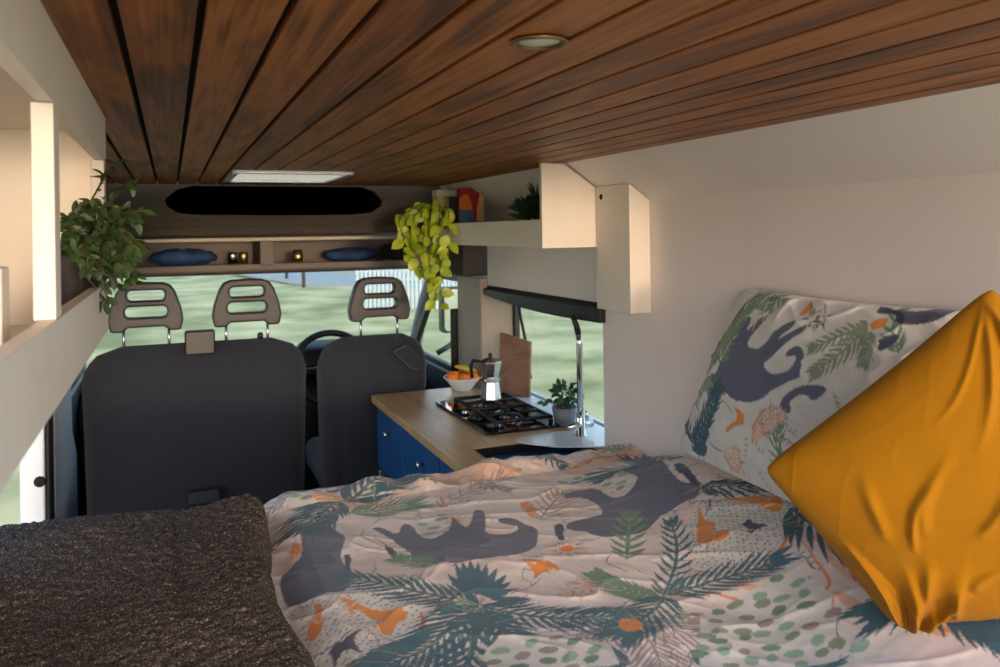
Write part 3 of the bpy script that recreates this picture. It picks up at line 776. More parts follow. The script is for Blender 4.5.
# ================================================================ LEFT OVERHEAD CABINET
XL = -.115
lc = thing('open_wall_shelf', 'long cream painted open shelf unit hanging along the left wall', 'shelf', (-.27, 1.2, -.185))
MB().box(XL - .018, XL, .36, 1.76, -.184, -.09).build('lower_front_board', 'whiteply', lc, bevel=.001, seg=1)
MB().box(XL - .018, XL, .36, 1.76, .147, CE - .001).build('upper_front_board', 'whiteply', lc, bevel=.001, seg=1)
MB().box(-.425, XL - .019, .36, 1.76, -.184, -.166).build('shelf_board', 'whiteply', lc)
MB().box(-.425, XL - .019, .36, 1.741, .205, .22).build('top_board', 'whiteply', lc)
MB().box(-.424, XL - .02, 1.742, 1.76, -.165, CE - .002).build('end_panel', 'whiteply', lc)
MB().box(XL - .022, XL, 1.70, 1.741, -.089, .146).build('post', 'whiteply', lc, bevel=.001, seg=1)
MB().box(XL - .022, XL, .985, 1.03, -.0895, .146).build('post', 'whiteply', lc, bevel=.001, seg=1)
b = MB(); b.box(-.245, -.158, .94, .985, -.165, -.03)
tag(b.build('cream_box', 'whiteply', bevel=.003), 'small cream box on the left shelf near the divider', 'box')
# black hat on the left shelf
b = MB(); b.lathe([(.115, 0), (.115, .004), (.075, .008), (.074, .04), (.066, .068), (.04, .084), (0, .088)], (-.245, .86, -.164), 32)
tag(b.build('black_hat', 'felt'), 'rounded black felt hat lying on the left shelf', 'hat')

# ================================================================ CEILING FITTINGS
vt = thing('roof_vent', 'white framed roof vent in the wooden ceiling above the cab end', 'roof vent', (.44, 3.4, CE - .01))
b = MB(); frame_mesh(b, rrect(.21, .655, 3.03, 3.56, .02), [rrect(.235, .63, 3.055, 3.535, .015)], CE - .014, CE - .0005, 'z'); b.build('frame', 'bodywhite', vt, bevel=.003)
b = MB(); b.box(.235, .63, 3.055, 3.535, CE - .004, CE - .0005); b.build('blind_panel', 'glowpanel', vt)
dl = thing('ceiling_spotlight', 'round recessed spotlight with a pale metal rim in the wooden ceiling', 'ceiling light', (.425, .895, CE - .006))
b = MB(); b.lathe([(.030, -.0005), (.036, -.001), (.0365, -.004), (.033, -.006), (.029, -.004), (.028, -.001)], (.425, .895, CE), 36); b.build('rim', 'rim', dl)
b = MB(); b.lathe([(.028, -.0008), (.024, -.0022), (.010, -.0026), (0, -.0026)], (.425, .895, CE), 32); b.build('lens', 'lamp', dl)

# ================================================================ CONTENTS OF THE CAB SHELF
b = MB()
def lump(c, r, sq, seed, n=26):
    rnd = np.random.RandomState(seed); ph = rnd.uniform(0, 6.28, (6,)); m = MB(); m.sphere(c, r, n, sq=sq)
    m.v = [(x + .09 * r * math.sin(9 * (y - c[1]) / r + ph[0]) * 1.0, y, z + .12 * r * math.sin(6 * (x - c[0]) / r + ph[1])) for x, y, z in m.v]
    return m
tag(lump((.06, 4.47, -.115), .05, (3.4, 1.6, .9), 1).build('folded_cloth', 'bluecloth'), 'blue cloth bundled in the left cab compartment', 'cloth')
tag(lump((.95, 4.50, -.120), .045, (3.4, 1.6, .85), 2).build('folded_cloth', 'bluecloth'), 'blue cloth bundled in the right cab compartment', 'cloth')
b = MB(); b.lathe([(0, 0), (.022, 0), (.022, .055), (.018, .062), (0, .062)], (.30, 4.36, -.150), 18); tag(b.build('silver_tin', 'tin'), 'small silver tin at the right end of the left cab compartment', 'tin')
b = MB(); b.lathe([(0, 0), (.020, 0), (.024, .05), (.018, .058), (0, .060)], (.355, 4.38, -.150), 18); tag(b.build('brass_cup', 'brass'), 'small brass cup beside the divider of the cab shelf', 'cup')
b = MB(); b.lathe([(0, 0), (.026, 0), (.03, .03), (.02, .065), (0, .066)], (.635, 4.40, -.150), 18); tag(b.build('brass_bell', 'brass'), 'small shiny brass pot in the right cab compartment', 'pot')
b = MB(); b.lathe([(0, 0), (.05, 0), (.055, .06), (.04, .085), (0, .09)], (1.16, 4.44, -.150), 20); tag(b.build('black_cap', 'felt'), 'dark rounded cap at the right end of the cab shelf', 'cap')  # a black cap lying on the cab shelf

# ================================================================ BED
mt = thing('bed_platform', 'mattress on a raised white platform across the back of the van', 'bed', (.5, 1.5, -1.65))
MB().box(-.42, 1.475, .40, 2.46, -.99, -.825).build('mattress', 'mattress', mt, bevel=.03, seg=3)
b = MB(); b.box(-.42, 1.475, .40, 2.46, -1.02, -.99); b.box(-.42, 1.475, 2.42, 2.44, -1.65, -1.02); b.build('platform', 'whiteply', mt)

# ---- print painter: flat areas of dye on the cotton, in fabric coordinates
COL = dict(base=(228, 218, 212), white=(216, 214, 208), cream=(224, 206, 190), grey=(98, 104, 124), dgrey=(72, 78, 98), teal=(66, 108, 120), dteal=(58, 94, 108),
           green=(112, 146, 120), sage=(140, 152, 128), orange=(226, 142, 66), peach=(226, 178, 152), mauve=(160, 142, 140), lgreen=(144, 178, 156), pink=(218, 194, 186))
class Paint:
    def __init__(s, x0, x1, y0, y1, step, base):
        s.x0, s.y0, s.st = x0, y0, step
        s.nx = int((x1 - x0) / step) + 1; s.ny = int((y1 - y0) / step) + 1
        s.im = np.zeros((s.nx, s.ny, 3)); s.im[:] = lin(COL[base])
        s.X = x0 + np.arange(s.nx) * step; s.Y = y0 + np.arange(s.ny) * step
    def poly(s, col, pts, alpha=1.):
        pts = np.array(pts, float)
        i0 = max(0, int((pts[:, 0].min() - s.x0) / s.st)); i1 = min(s.nx, int((pts[:, 0].max() - s.x0) / s.st) + 2)
        j0 = max(0, int((pts[:, 1].min() - s.y0) / s.st)); j1 = min(s.ny, int((pts[:, 1].max() - s.y0) / s.st) + 2)
        if i1 <= i0 or j1 <= j0: return
        gx, gy = np.meshgrid(s.X[i0:i1], s.Y[j0:j1], indexing='ij'); ins = np.zeros(gx.shape, bool)
        n = len(pts)
        for k in range(n):
            ax, ay = pts[k]; bx_, by_ = pts[(k + 1) % n]
            if ay == by_: continue
            c = ((ay > gy) != (by_ > gy)) & (gx < (bx_ - ax) * (gy - ay) / (by_ - ay) + ax)
            ins ^= c
        c = np.array(lin(COL[col]) if isinstance(col, str) else col)
        sub = s.im[i0:i1, j0:j1]; sub[ins] = sub[ins] * (1 - alpha) + c * alpha
    def stroke(s, col, w_, pts, taper=True):
        pts = smooth(pts); n = len(pts); l = []; r = []
        for i, p in enumerate(pts):
            a = np.array(pts[max(0, i - 1)]); b_ = np.array(pts[min(n - 1, i + 1)]); d = b_ - a; d = d / (np.linalg.norm(d) + 1e-9)
            k = w_ / 2 * (math.sin(PI * (.08 + .84 * i / (n - 1))) if taper else 1)
            nn_ = np.array((-d[1], d[0])) * k
            l.append(tuple(np.array(p) + nn_)); r.append(tuple(np.array(p) - nn_))
        s.poly(col, l + r[::-1])
    def blade(s, col, p, d, l, w_, bend=0.):
        p = np.array(p, float); d = np.array(d, float); d = d / (np.linalg.norm(d) + 1e-9); nn_ = np.array((-d[1], d[0]))
        prof = [(0, .25), (.25, .9), (.5, 1), (.75, .6), (1, .0)]
        a = [tuple(p + d * l * t + nn_ * (w_ / 2 * q + bend * l * t * t)) for t, q in prof]; b_ = [tuple(p + d * l * t + nn_ * (-w_ / 2 * q + bend * l * t * t)) for t, q in prof]
        s.poly(col, a + b_[::-1])
    def frond(s, col, pts, l, n, w_, side, rnd):
        pts = smooth(pts); s.stroke(col, w_ * .8, pts)
        m = len(pts)
        for k in range(n):
            t = (k + .5) / n; i = t * (m - 1); i0 = int(i); i0 = min(i0, m - 2)
            p = np.array(pts[i0]) * (1 - (i - i0)) + np.array(pts[i0 + 1]) * (i - i0)
            d = np.array(pts[i0 + 1]) - np.array(pts[i0]); d = d / (np.linalg.norm(d) + 1e-9)
            ang = math.radians(52 - 22 * t); ll = l * (.55 + .75 * math.sin(PI * (.15 + .75 * t))) * rnd.uniform(.85, 1.1)
            for sg in (1, -1):
                ca, sa = math.cos(ang * sg), math.sin(ang * sg)
                s.blade(col, p, (d[0] * ca - d[1] * sa, d[0] * sa + d[1] * ca), ll, w_ * rnd.uniform(.8, 1.1), -.12 * sg)
        s.blade(col, pts[-1], np.array(pts[-1]) - np.array(pts[-2]), l * .6, w_)
    def flower(s, c, r, rnd, col='orange'):
        for k in range(9):
            a = 2 * PI * k / 9 + .2; d = (math.cos(a), math.sin(a))
            s.blade('cream', c, d, r, r * .55); s.blade('mauve', c, d, r * .98, r * .05); s.blade('mauve', (c[0], c[1]), (math.cos(a + .12), math.sin(a + .12)), r * .85, r * .03); s.blade('mauve', (c[0], c[1]), (math.cos(a - .12), math.sin(a - .12)), r * .85, r * .03)
        s.ell(col, c, r * .3, r * .3, 0)
    def ell(s, col, c, a, b_, rot, n=12):
        ca, sa = math.cos(rot), math.sin(rot)
        s.poly(col, [(c[0] + a * math.cos(t) * ca - b_ * math.sin(t) * sa, c[1] + a * math.cos(t) * sa + b_ * math.sin(t) * ca) for t in [2 * PI * k / n for k in range(n)]])
    def fill(s, kind, poly, rnd):
        P_ = np.array(poly); x0, y0 = P_.min(0); x1, y1 = P_.max(0)
        st = .050 if kind == 'pebble' else .016
        y = y0
        row = 0
        while y < y1:
            x = x0 + (st / 2 if row % 2 else 0)
            while x < x1:
                cx_, cy_ = x + rnd.uniform(-.2, .2) * st, y + rnd.uniform(-.2, .2) * st
                if inside((cx_, cy_), poly):
                    if kind == 'pebble': s.ell(rnd.choice(['green', 'lgreen', 'lgreen', 'sage', 'mauve']), (cx_, cy_), st * rnd.uniform(.32, .44), st * rnd.uniform(.2, .27), rnd.uniform(-.5, .7), 7)
                    else: s.ell('dgrey', (cx_, cy_), .0042, .0017, rnd.uniform(0, 3), 6)
                x += st
            y += st * (.72 if kind == 'pebble' else .8); row += 1
    def mottle(s, amt, seed):
        rnd = np.random.RandomState(seed); n = np.zeros((s.nx, s.ny))
        for sc, a in ((.25, .5), (.08, .3), (.025, .3), (.008, .25)):
            kx, ky = max(2, int(s.nx * s.st / sc) + 2), max(2, int(s.ny * s.st / sc) + 2)
            g = rnd.uniform(-1, 1, (kx, ky)); u = np.linspace(0, kx - 1.001, s.nx); v = np.linspace(0, ky - 1.001, s.ny)
            i = u.astype(int); j = v.astype(int); fu = (u - i)[:, None]; fv = (v - j)[None]; fu = fu * fu * (3 - 2 * fu); fv = fv * fv * (3 - 2 * fv)
            n += a * ((g[i][:, j] * (1 - fu) + g[i + 1][:, j] * fu) * (1 - fv) + (g[i][:, j + 1] * (1 - fu) + g[i + 1][:, j + 1] * fu) * fv)
        s.im *= (1 + amt * n)[:, :, None]; s.im = np.clip(s.im, 0, 1)
    def sample(s, x, y):
        i = np.clip((x - s.x0) / s.st, 0, s.nx - 1.001); j = np.clip((y - s.y0) / s.st, 0, s.ny - 1.001)
        a = i.astype(int); b_ = j.astype(int); fu = (i - a)[:, None]; fv = (j - b_)[:, None]
        return (s.im[a, b_] * (1 - fu) + s.im[a + 1, b_] * fu) * (1 - fv) + (s.im[a, b_ + 1] * (1 - fu) + s.im[a + 1, b_ + 1] * fu) * fv
def inside(p, poly):
    c = False; n = len(poly)
    for k in range(n):
        a, b_ = poly[k], poly[(k + 1) % n]
        if (a[1] > p[1]) != (b_[1] > p[1]) and p[0] < (b_[0] - a[0]) * (p[1] - a[1]) / (b_[1] - a[1]) + a[0]: c = not c
    return c
def smooth(pts, it=2):
    pts = [tuple(p) for p in pts]
    for _ in range(it):
        q = [pts[0]]
        for a, b_ in zip(pts[:-1], pts[1:]):
            q += [(a[0] * .75 + b_[0] * .25, a[1] * .75 + b_[1] * .25), (a[0] * .25 + b_[0] * .75, a[1] * .25 + b_[1] * .75)]
        pts = q + [pts[-1]]
    return pts
BED_POLY = [('peach',[(.29,2.323),(.396,2.369),(.552,2.277),(.591,2.203),(.45,2.205),(.317,2.224)]),('peach',[(1.14,2.29),(1.292,2.368),(1.481,2.359),(1.472,2.283),(1.298,2.216),(1.159,2.19)]),('peach',[(.727,2.46),(.858,2.446),(1.025,2.344),(.999,2.287),(.844,2.315),(.712,2.355)]),('peach',[(1.76,2.4),(1.763,2.185),(1.71,2.023),(1.587,1.991),(1.594,2.175)]),('white',[(.243,1.723),(.344,1.751),(.402,1.741),(.455,1.663),(.48,1.601),(.458,1.496),(.415,1.452),(.353,1.433),(.3,1.402),(.232,1.432),(.231,1.575)]),('white',[(1.209,1.696),(1.317,1.716),(1.401,1.623),(1.404,1.501),(1.35,1.454),(1.284,1.423),(1.151,1.431),(1.087,1.489),(1.123,1.596)]),('white',[(.525,1.302),(.508,1.353),(.572,1.415),(.677,1.369),(.739,1.288),(.717,1.217)]),('white',[(.972,1.333),(1.222,1.356),(1.207,1.228),(1.083,1.08),(.844,1.161)]),('grey',[(.478,2.065),(.504,2.071),(.528,1.994),(.564,2.079),(.585,2.054),(.579,1.985),(.599,1.921),(.653,1.965),(.692,2.035),(.695,2.074),(.696,1.988),(.703,1.951),(.74,2.013),(.764,2.065),(.784,2.04),(.757,1.961),(.726,1.89),(.758,1.87),(.8,1.862),(.823,1.896),(.802,1.925),(.782,1.949),(.804,1.969),(.835,1.954),(.846,1.905),(.866,1.876),(.839,1.812),(.801,1.752),(.757,1.729),(.703,1.737),(.652,1.748),(.599,1.754),(.552,1.775),(.529,1.816),(.52,1.88),(.512,1.935),(.503,1.992)]),('dgrey',[(.475,1.926),(.493,1.917),(.495,1.848),(.484,1.848),(.474,1.886)]),('grey',[(1.104,2.07),(1.13,2.068),(1.136,2.026),(1.129,1.964),(1.143,1.921),(1.202,1.949),(1.244,1.995),(1.245,2.045),(1.258,2.101),(1.314,2.129),(1.402,2.24),(1.435,2.237),(1.409,2.152),(1.378,2.067),(1.308,1.928),(1.292,1.853),(1.313,1.817),(1.311,1.784),(1.268,1.746),(1.237,1.761),(1.2,1.761),(1.158,1.758),(1.102,1.723),(1.069,1.716),(1.028,1.721),(.986,1.726),(.963,1.75),(.956,1.79),(.941,1.804),(.93,1.839),(.945,1.863),(.99,1.874),(1.022,1.867),(1.068,1.879),(1.082,1.958),(1.079,2.024),(1.033,2.045),(1.037,2.072),(1.071,2.076)]),('dgrey',[(.912,1.87),(.932,1.876),(.931,1.846),(.9,1.801),(.894,1.768),(.878,1.768),(.884,1.808)]),('grey',[(1.546,2.136),(1.569,2.125),(1.551,2.041),(1.573,1.997),(1.629,1.982),(1.615,1.903),(1.596,1.766),(1.51,1.635),(1.502,1.739),(1.444,1.792),(1.441,1.866),(1.45,1.98),(1.436,2.061),(1.445,2.09),(1.475,2.065),(1.499,2.021),(1.521,2.077)]),('dgrey',[(1.348,1.967),(1.375,1.964),(1.344,1.883),(1.318,1.789),(1.299,1.789),(1.317,1.868),(1.316,1.905)]),('grey',[(.3,2.111),(.324,2.1),(.352,2.111),(.375,2.14),(.386,2.087),(.401,2.021),(.383,1.966),(.364,1.908),(.363,1.833),(.37,1.824),(.347,1.712),(.286,1.729),(.241,1.739),(.219,1.77),(.221,1.91),(.25,1.927),(.288,1.975)]),('dgrey',[(.375,1.916),(.389,1.916),(.386,1.878),(.374,1.853),(.372,1.8),(.355,1.773),(.358,1.818),(.369,1.874)]),('white',[(1.231,2.062),(1.248,2.023),(1.24,1.988),(1.192,1.944),(1.158,1.941),(1.154,1.989),(1.165,2.042),(1.199,2.066)]),('white',[(.599,2.053),(.652,2.095),(.679,2.144),(.715,2.128),(.667,2.022),(.617,1.952),(.583,1.945)]),('cream',[(.225,1.908),(.252,2.025),(.29,2.042),(.292,1.986),(.269,1.931),(.244,1.917)]),('orange',[(.317,1.715),(.323,1.685),(.343,1.676),(.364,1.631),(.403,1.605),(.437,1.594),(.431,1.558),(.418,1.564),(.402,1.547),(.386,1.515),(.361,1.526),(.364,1.556),(.386,1.57),(.362,1.59),(.357,1.617),(.343,1.64),(.325,1.606),(.333,1.653),(.321,1.677)]),('orange',[(.269,1.7),(.286,1.692),(.27,1.622),(.271,1.605),(.252,1.575),(.236,1.582),(.244,1.634),(.266,1.658)]),('dgrey',[(.264,1.51),(.285,1.53),(.293,1.519),(.307,1.535),(.343,1.557),(.31,1.518),(.315,1.48),(.317,1.458),(.297,1.488),(.28,1.488),(.264,1.455),(.267,1.487)]),('orange',[(1.244,1.71),(1.214,1.636),(1.228,1.615),(1.193,1.577),(1.219,1.552),(1.197,1.524),(1.132,1.566),(1.18,1.623)]),('orange',[(1.295,1.687),(1.396,1.596),(1.396,1.567),(1.347,1.52),(1.334,1.54),(1.33,1.606)]),('dgrey',[(1.253,1.55),(1.286,1.561),(1.271,1.529),(1.29,1.489),(1.268,1.504),(1.231,1.495),(1.248,1.526)]),('orange',[(.742,1.705),(.779,1.675),(.805,1.664),(.803,1.605),(.785,1.625),(.756,1.626),(.735,1.608),(.748,1.642)]),('orange',[(.797,1.357),(.816,1.367),(.84,1.338),(.826,1.31),(.795,1.311),(.784,1.329)]),('orange',[(.275,2.069),(.293,2.034),(.28,1.977),(.254,1.977)]),('orange',[(.899,2.061),(.935,2.072),(.919,1.99),(.881,1.94),(.88,1.99)]),('orange',[(.694,2.183),(.718,2.163),(.704,2.115),(.687,2.132)])]
BED_STROKE = [('orange',.012,[(.461,1.571),(.458,1.536),(.44,1.495),(.403,1.47),(.363,1.452),(.339,1.417),(.325,1.38)]),('peach',.012,[(.363,1.452),(.317,1.438),(.271,1.433),(.233,1.421)]),('peach',.01,[(.354,1.44),(.302,1.411),(.28,1.393)]),('orange',.01,[(1.141,1.419),(1.17,1.389),(1.215,1.39),(1.327,1.452),(1.382,1.478),(1.413,1.518),(1.419,1.565)]),('peach',.02,[(1.056,1.419),(1.094,1.387),(1.126,1.338),(1.153,1.275),(1.212,1.26)]),('orange',.008,[(.96,1.412),(1.042,1.4),(1.074,1.349),(1.098,1.281),(1.141,1.239),(1.196,1.233),(1.237,1.252),(1.261,1.322),(1.303,1.426)]),('peach',.026,[(1.045,1.338),(1.064,1.265),(1.083,1.209),(1.132,1.187),(1.179,1.205)]),('orange',.008,[(1.004,1.337),(1.023,1.274),(1.047,1.212),(1.094,1.168),(1.152,1.173),(1.202,1.212)]),('peach',.03,[(1.214,1.225),(1.203,1.159),(1.216,1.096),(1.233,1.042),(1.237,.99)]),('orange',.008,[(1.226,1.053),(1.247,1.021),(1.247,.983)]),('peach',.024,[(1.32,1.407),(1.314,1.341),(1.295,1.246),(1.29,1.191)]),('peach',.016,[(1.291,1.33),(1.266,1.239),(1.263,1.167)]),('orange',.012,[(.448,1.347),(.493,1.316),(.56,1.294),(.586,1.286)])]
BED_FROND = [('teal',[(.585,1.554),(.527,1.61),(.45,1.687),(.361,1.782)],.1,16,.014,0),('teal',[(.581,1.556),(.494,1.48),(.43,1.438),(.344,1.4)],.15,17,.016,0),('teal',[(.585,1.554),(.658,1.465),(.73,1.409),(.82,1.369)],.1,18,.014,0),('teal',[(.573,1.535),(.533,1.441),(.495,1.37),(.463,1.326)],.13,9,.02,0),('teal',[(.577,1.534),(.583,1.44),(.599,1.382)],.1,9,.02,0),('green',[(.929,1.41),(.906,1.45),(.875,1.501),(.867,1.56)],.06,12,.012,0),('teal',[(.95,1.431),(1.036,1.512),(1.108,1.603),(1.16,1.704)],.07,12,.012,0),('teal',[(.97,1.442),(1.044,1.43),(1.125,1.416),(1.21,1.388)],.09,14,.013,0),('teal',[(.954,1.429),(.89,1.37),(.836,1.34),(.791,1.318)],.11,13,.014,0),('dteal',[(.441,2.3),(.371,2.224),(.318,2.142)],.12,12,.014,0),('dteal',[(.454,2.294),(.544,2.37),(.647,2.407)],.12,12,.014,0),('green',[(.447,2.19),(.535,2.21),(.624,2.215)],.1,12,.01,0),('dteal',[(1.356,2.077),(1.393,2.172),(1.417,2.258)],.1,9,.014,0),('dteal',[(1.345,2.06),(1.298,2.126),(1.209,2.124)],.1,9,.014,0),('green',[(.967,1.603),(1.032,1.704),(1.109,1.819)],.06,8,.012,0),('green',[(1.543,2.33),(1.462,2.163),(1.411,2.051)],.05,9,.012,0),('dteal',[(1.311,1.792),(1.369,1.7),(1.453,1.646),(1.58,1.603)],.1,16,.012,0),('dteal',[(1.369,1.517),(1.358,1.426),(1.369,1.333),(1.332,1.219)],.12,14,.014,0),('dteal',[(1.332,1.219),(1.317,1.113),(1.319,1.031),(1.315,.952)],.12,16,.016,0),('teal',[(1.57,1.113),(1.421,1.088),(1.311,1.086),(1.214,1.113)],.12,16,.016,0),('green',[(1.552,1.121),(1.465,1.09),(1.394,1.057)],.05,8,.012,0),('teal',[(.862,1.214),(.89,1.165),(.96,1.117),(1.032,1.074)],.1,12,.013,0),('teal',[(.732,1.207),(.71,1.238),(.668,1.235)],.09,9,.014,0),('green',[(.568,1.771),(.529,1.801),(.493,1.843)],.05,8,.01,0),('mauve',[(.801,1.356),(.732,1.352),(.66,1.335),(.627,1.319)],.09,12,.01,0),('mauve',[(.83,1.33),(.884,1.276),(.939,1.227),(.969,1.222)],.1,14,.01,0),('mauve',[(.823,1.32),(.805,1.24),(.782,1.185)],.09,12,.01,0),('mauve',[(.78,1.352),(.722,1.296),(.66,1.239)],.09,12,.01,0),('mauve',[(.689,2.14),(.817,2.243),(.935,2.295)],.08,9,.01,0),('mauve',[(.894,1.918),(.969,2.011),(1.032,2.074)],.08,9,.01,0)]
BED_CROWN = [('teal',[(.578,1.604),(.568,1.717)],.018),('teal',[(.583,1.606),(.6,1.756)],.018),('teal',[(.587,1.606),(.619,1.76)],.018),('teal',[(.591,1.604),(.638,1.758)],.018),('teal',[(.595,1.601),(.649,1.734)],.018),('teal',[(.599,1.598),(.664,1.716)],.018),('teal',[(.603,1.595),(.679,1.691)],.018),('teal',[(.607,1.59),(.689,1.657)],.018),('teal',[(.608,1.587),(.687,1.624)],.018),('teal',[(.611,1.582),(.689,1.585)],.018),('teal',[(.616,1.574),(.695,1.525)],.018)]
BED_FLOWER = [('orange',(.873,1.722),.06),('orange',(.792,1.512),.055),('orange',(.689,2.012),.05),('peach',(.826,1.523),.06),('peach',(1.668,2.043),.05),('orange',(.827,1.344),.03)]
BED_PEBBLE = [[(.572,1.415),(.677,1.369),(.722,1.296),(.701,1.224),(.493,1.316),(.522,1.366)],[(.933,1.297),(1.036,1.352),(1.067,1.268),(1.069,1.162),(1.112,1.085),(1.047,1.067),(.9,1.236)],[(1.169,1.342),(1.231,1.351),(1.196,1.256),(1.135,1.181),(1.129,1.254)],[(1.177,2.16),(1.27,2.139),(1.279,2.039),(1.217,1.942),(1.146,1.975)],[(.594,2.016),(.664,2.107),(.702,2.09),(.631,1.96)],[(.931,1.342),(1.036,1.352),(.928,1.273)],[(1.102,1.147),(1.157,1.083),(1.128,1.035),(1.05,1.07)],[(.296,2.367),(.339,2.375),(.407,2.27),(.311,2.185)],[(1.103,2.216),(1.235,2.2),(1.167,2.081),(1.073,2.124)]]
BED_DASH = [[(.243,1.723),(.344,1.751),(.402,1.741),(.455,1.663),(.48,1.601),(.458,1.496),(.415,1.452),(.353,1.433),(.3,1.402),(.232,1.432),(.231,1.575)],[(1.209,1.696),(1.317,1.716),(1.401,1.623),(1.404,1.501),(1.35,1.454),(1.284,1.423),(1.151,1.431),(1.087,1.489),(1.123,1.596)]]
PIL_POLY = [('sage',[(1.673,-.159),(1.591,-.166),(1.556,-.177),(1.592,-.218),(1.668,-.211),(1.695,-.249),(1.745,-.332),(1.826,-.409),(1.829,-.371),(1.772,-.28),(1.721,-.207)]),('sage',[(1.785,-.393),(1.698,-.416),(1.706,-.437),(1.819,-.447),(1.891,-.516),(1.91,-.553),(1.938,-.542),(1.918,-.482),(1.836,-.423)]),('green',[(1.648,-.17),(1.573,-.17),(1.592,-.188),(1.617,-.207),(1.635,-.2)]),('sage',[(1.487,-.188),(1.444,-.196),(1.408,-.213),(1.411,-.229),(1.455,-.217)]),('orange',[(1.493,-.182),(1.474,-.187),(1.46,-.194),(1.482,-.208),(1.499,-.215)]),('grey',[(1.695,-.24),(1.668,-.229),(1.659,-.237),(1.669,-.269),(1.643,-.248),(1.617,-.222),(1.592,-.222),(1.643,-.275),(1.65,-.302),(1.609,-.305),(1.569,-.27),(1.545,-.247),(1.51,-.225),(1.488,-.224),(1.502,-.242),(1.534,-.266),(1.54,-.275),(1.477,-.236),(1.445,-.226),(1.442,-.236),(1.494,-.266),(1.523,-.294),(1.547,-.318),(1.571,-.338),(1.541,-.355),(1.513,-.35),(1.474,-.336),(1.462,-.314),(1.47,-.299),(1.495,-.309),(1.502,-.301),(1.484,-.283),(1.462,-.278),(1.443,-.292),(1.441,-.315),(1.444,-.335),(1.439,-.346),(1.474,-.36),(1.502,-.377),(1.548,-.402),(1.621,-.419),(1.699,-.424),(1.746,-.414),(1.796,-.413),(1.767,-.39),(1.756,-.356),(1.731,-.33),(1.716,-.288)]),('white',[(1.643,-.279),(1.618,-.246),(1.599,-.244),(1.569,-.249),(1.563,-.27),(1.594,-.299),(1.609,-.305),(1.644,-.299)]),('grey',[(1.793,-.395),(1.659,-.379),(1.494,-.347),(1.456,-.351),(1.52,-.385),(1.561,-.421),(1.609,-.437),(1.675,-.442),(1.705,-.427),(1.769,-.423)]),('grey',[(1.495,-.418),(1.482,-.392),(1.444,-.367),(1.397,-.355),(1.357,-.354),(1.357,-.365),(1.397,-.395),(1.415,-.38),(1.445,-.388),(1.463,-.407),(1.457,-.422),(1.464,-.435),(1.483,-.432)]),('orange',[(1.661,-.457),(1.639,-.46),(1.614,-.47),(1.614,-.49),(1.632,-.496),(1.662,-.51),(1.688,-.531),(1.696,-.523),(1.677,-.506),(1.65,-.49),(1.646,-.474)]),('peach',[(1.582,-.483),(1.561,-.445),(1.521,-.425),(1.489,-.426),(1.464,-.439),(1.509,-.482),(1.549,-.51),(1.59,-.534)]),('peach',[(1.709,-.582),(1.663,-.553),(1.633,-.554),(1.634,-.599),(1.664,-.632),(1.702,-.627)]),('orange',[(1.288,-.21),(1.273,-.197),(1.25,-.197),(1.253,-.214),(1.274,-.224)]),('dgrey',[(1.297,-.176),(1.232,-.178),(1.188,-.178),(1.154,-.164),(1.114,-.164),(1.138,-.191),(1.18,-.203),(1.232,-.204),(1.241,-.186),(1.287,-.191)]),('dgrey',[(1.251,-.24),(1.232,-.227),(1.206,-.224),(1.215,-.244),(1.247,-.267)]),('sage',[(1.442,-.192),(1.42,-.198),(1.41,-.222),(1.443,-.238)]),('sage',[(1.996,-.572),(1.947,-.527),(1.948,-.561),(1.987,-.628),(2.007,-.644)])]
PIL_STROKE = [('dgrey',.006,[(1.68,-.168),(1.728,-.221),(1.787,-.3),(1.821,-.38),(1.822,-.399)]),('dgrey',.005,[(1.793,-.4),(1.881,-.453),(1.928,-.523),(1.934,-.581)]),('mauve',.004,[(1.583,-.517),(1.575,-.477),(1.548,-.442),(1.514,-.424)]),('green',.005,[(1.78,-.573),(1.74,-.585),(1.709,-.582)])]
PIL_FROND = [('dteal',[(1.832,-.629),(1.822,-.578),(1.787,-.506),(1.745,-.434)],.055,13,.012,0),('dteal',[(1.832,-.629),(1.866,-.582),(1.901,-.568)],.04,6,.01,0),('green',[(1.745,-.359),(1.716,-.274),(1.681,-.212)],.03,12,.005,0),('sage',[(1.288,-.218),(1.338,-.279),(1.401,-.328)],.04,10,.008,0),('sage',[(1.288,-.214),(1.347,-.24),(1.422,-.278)],.03,10,.006,0),('sage',[(1.278,-.224),(1.274,-.255),(1.275,-.286)],.03,8,.006,0)]
PIL_FLOWER = [('peach',(1.521,-.456),.03),('peach',(1.671,-.588),.03)]

rp = random.Random(4)
PB = Paint(-.45, 1.55, .35, 2.62, .0022, 'base')
def rand_leafs(n, box):
    for k in range(n):
        x, y = rp.uniform(box[0], box[1]), rp.uniform(box[2], box[3]); a = rp.uniform(0, 2 * PI)
        l = rp.uniform(.10, .2); PB.frond(rp.choice(['green', 'sage', 'teal', 'mauve']), [(x, y), (x + l * .5 * math.cos(a), y + l * .5 * math.sin(a)), (x + l * math.cos(a + .4), y + l * math.sin(a + .4))], .05, 9, .009, 0, rp)
for k in range(26):
    x, y = rp.uniform(.2, 1.5), rp.uniform(.4, 2.55); PB.poly('pink', [(x + rp.uniform(.04, .16) * math.cos(t), y + rp.uniform(.04, .12) * math.sin(t)) for t in [2 * PI * q / 9 for q in range(9)]], .5)
rand_leafs(14, (.3, 1.5, .4, 1.2)); rand_leafs(22, (.25, 1.45, 2.28, 2.6))
for k in range(70):
    x = rp.uniform(.22, 1.45); y = rp.uniform(2.32, 2.58); PB.ell(rp.choice(['lgreen', 'sage', 'peach', 'mauve', 'dteal', 'peach']), (x, y), rp.uniform(.012, .04), rp.uniform(.006, .014), rp.uniform(-.5, .5))
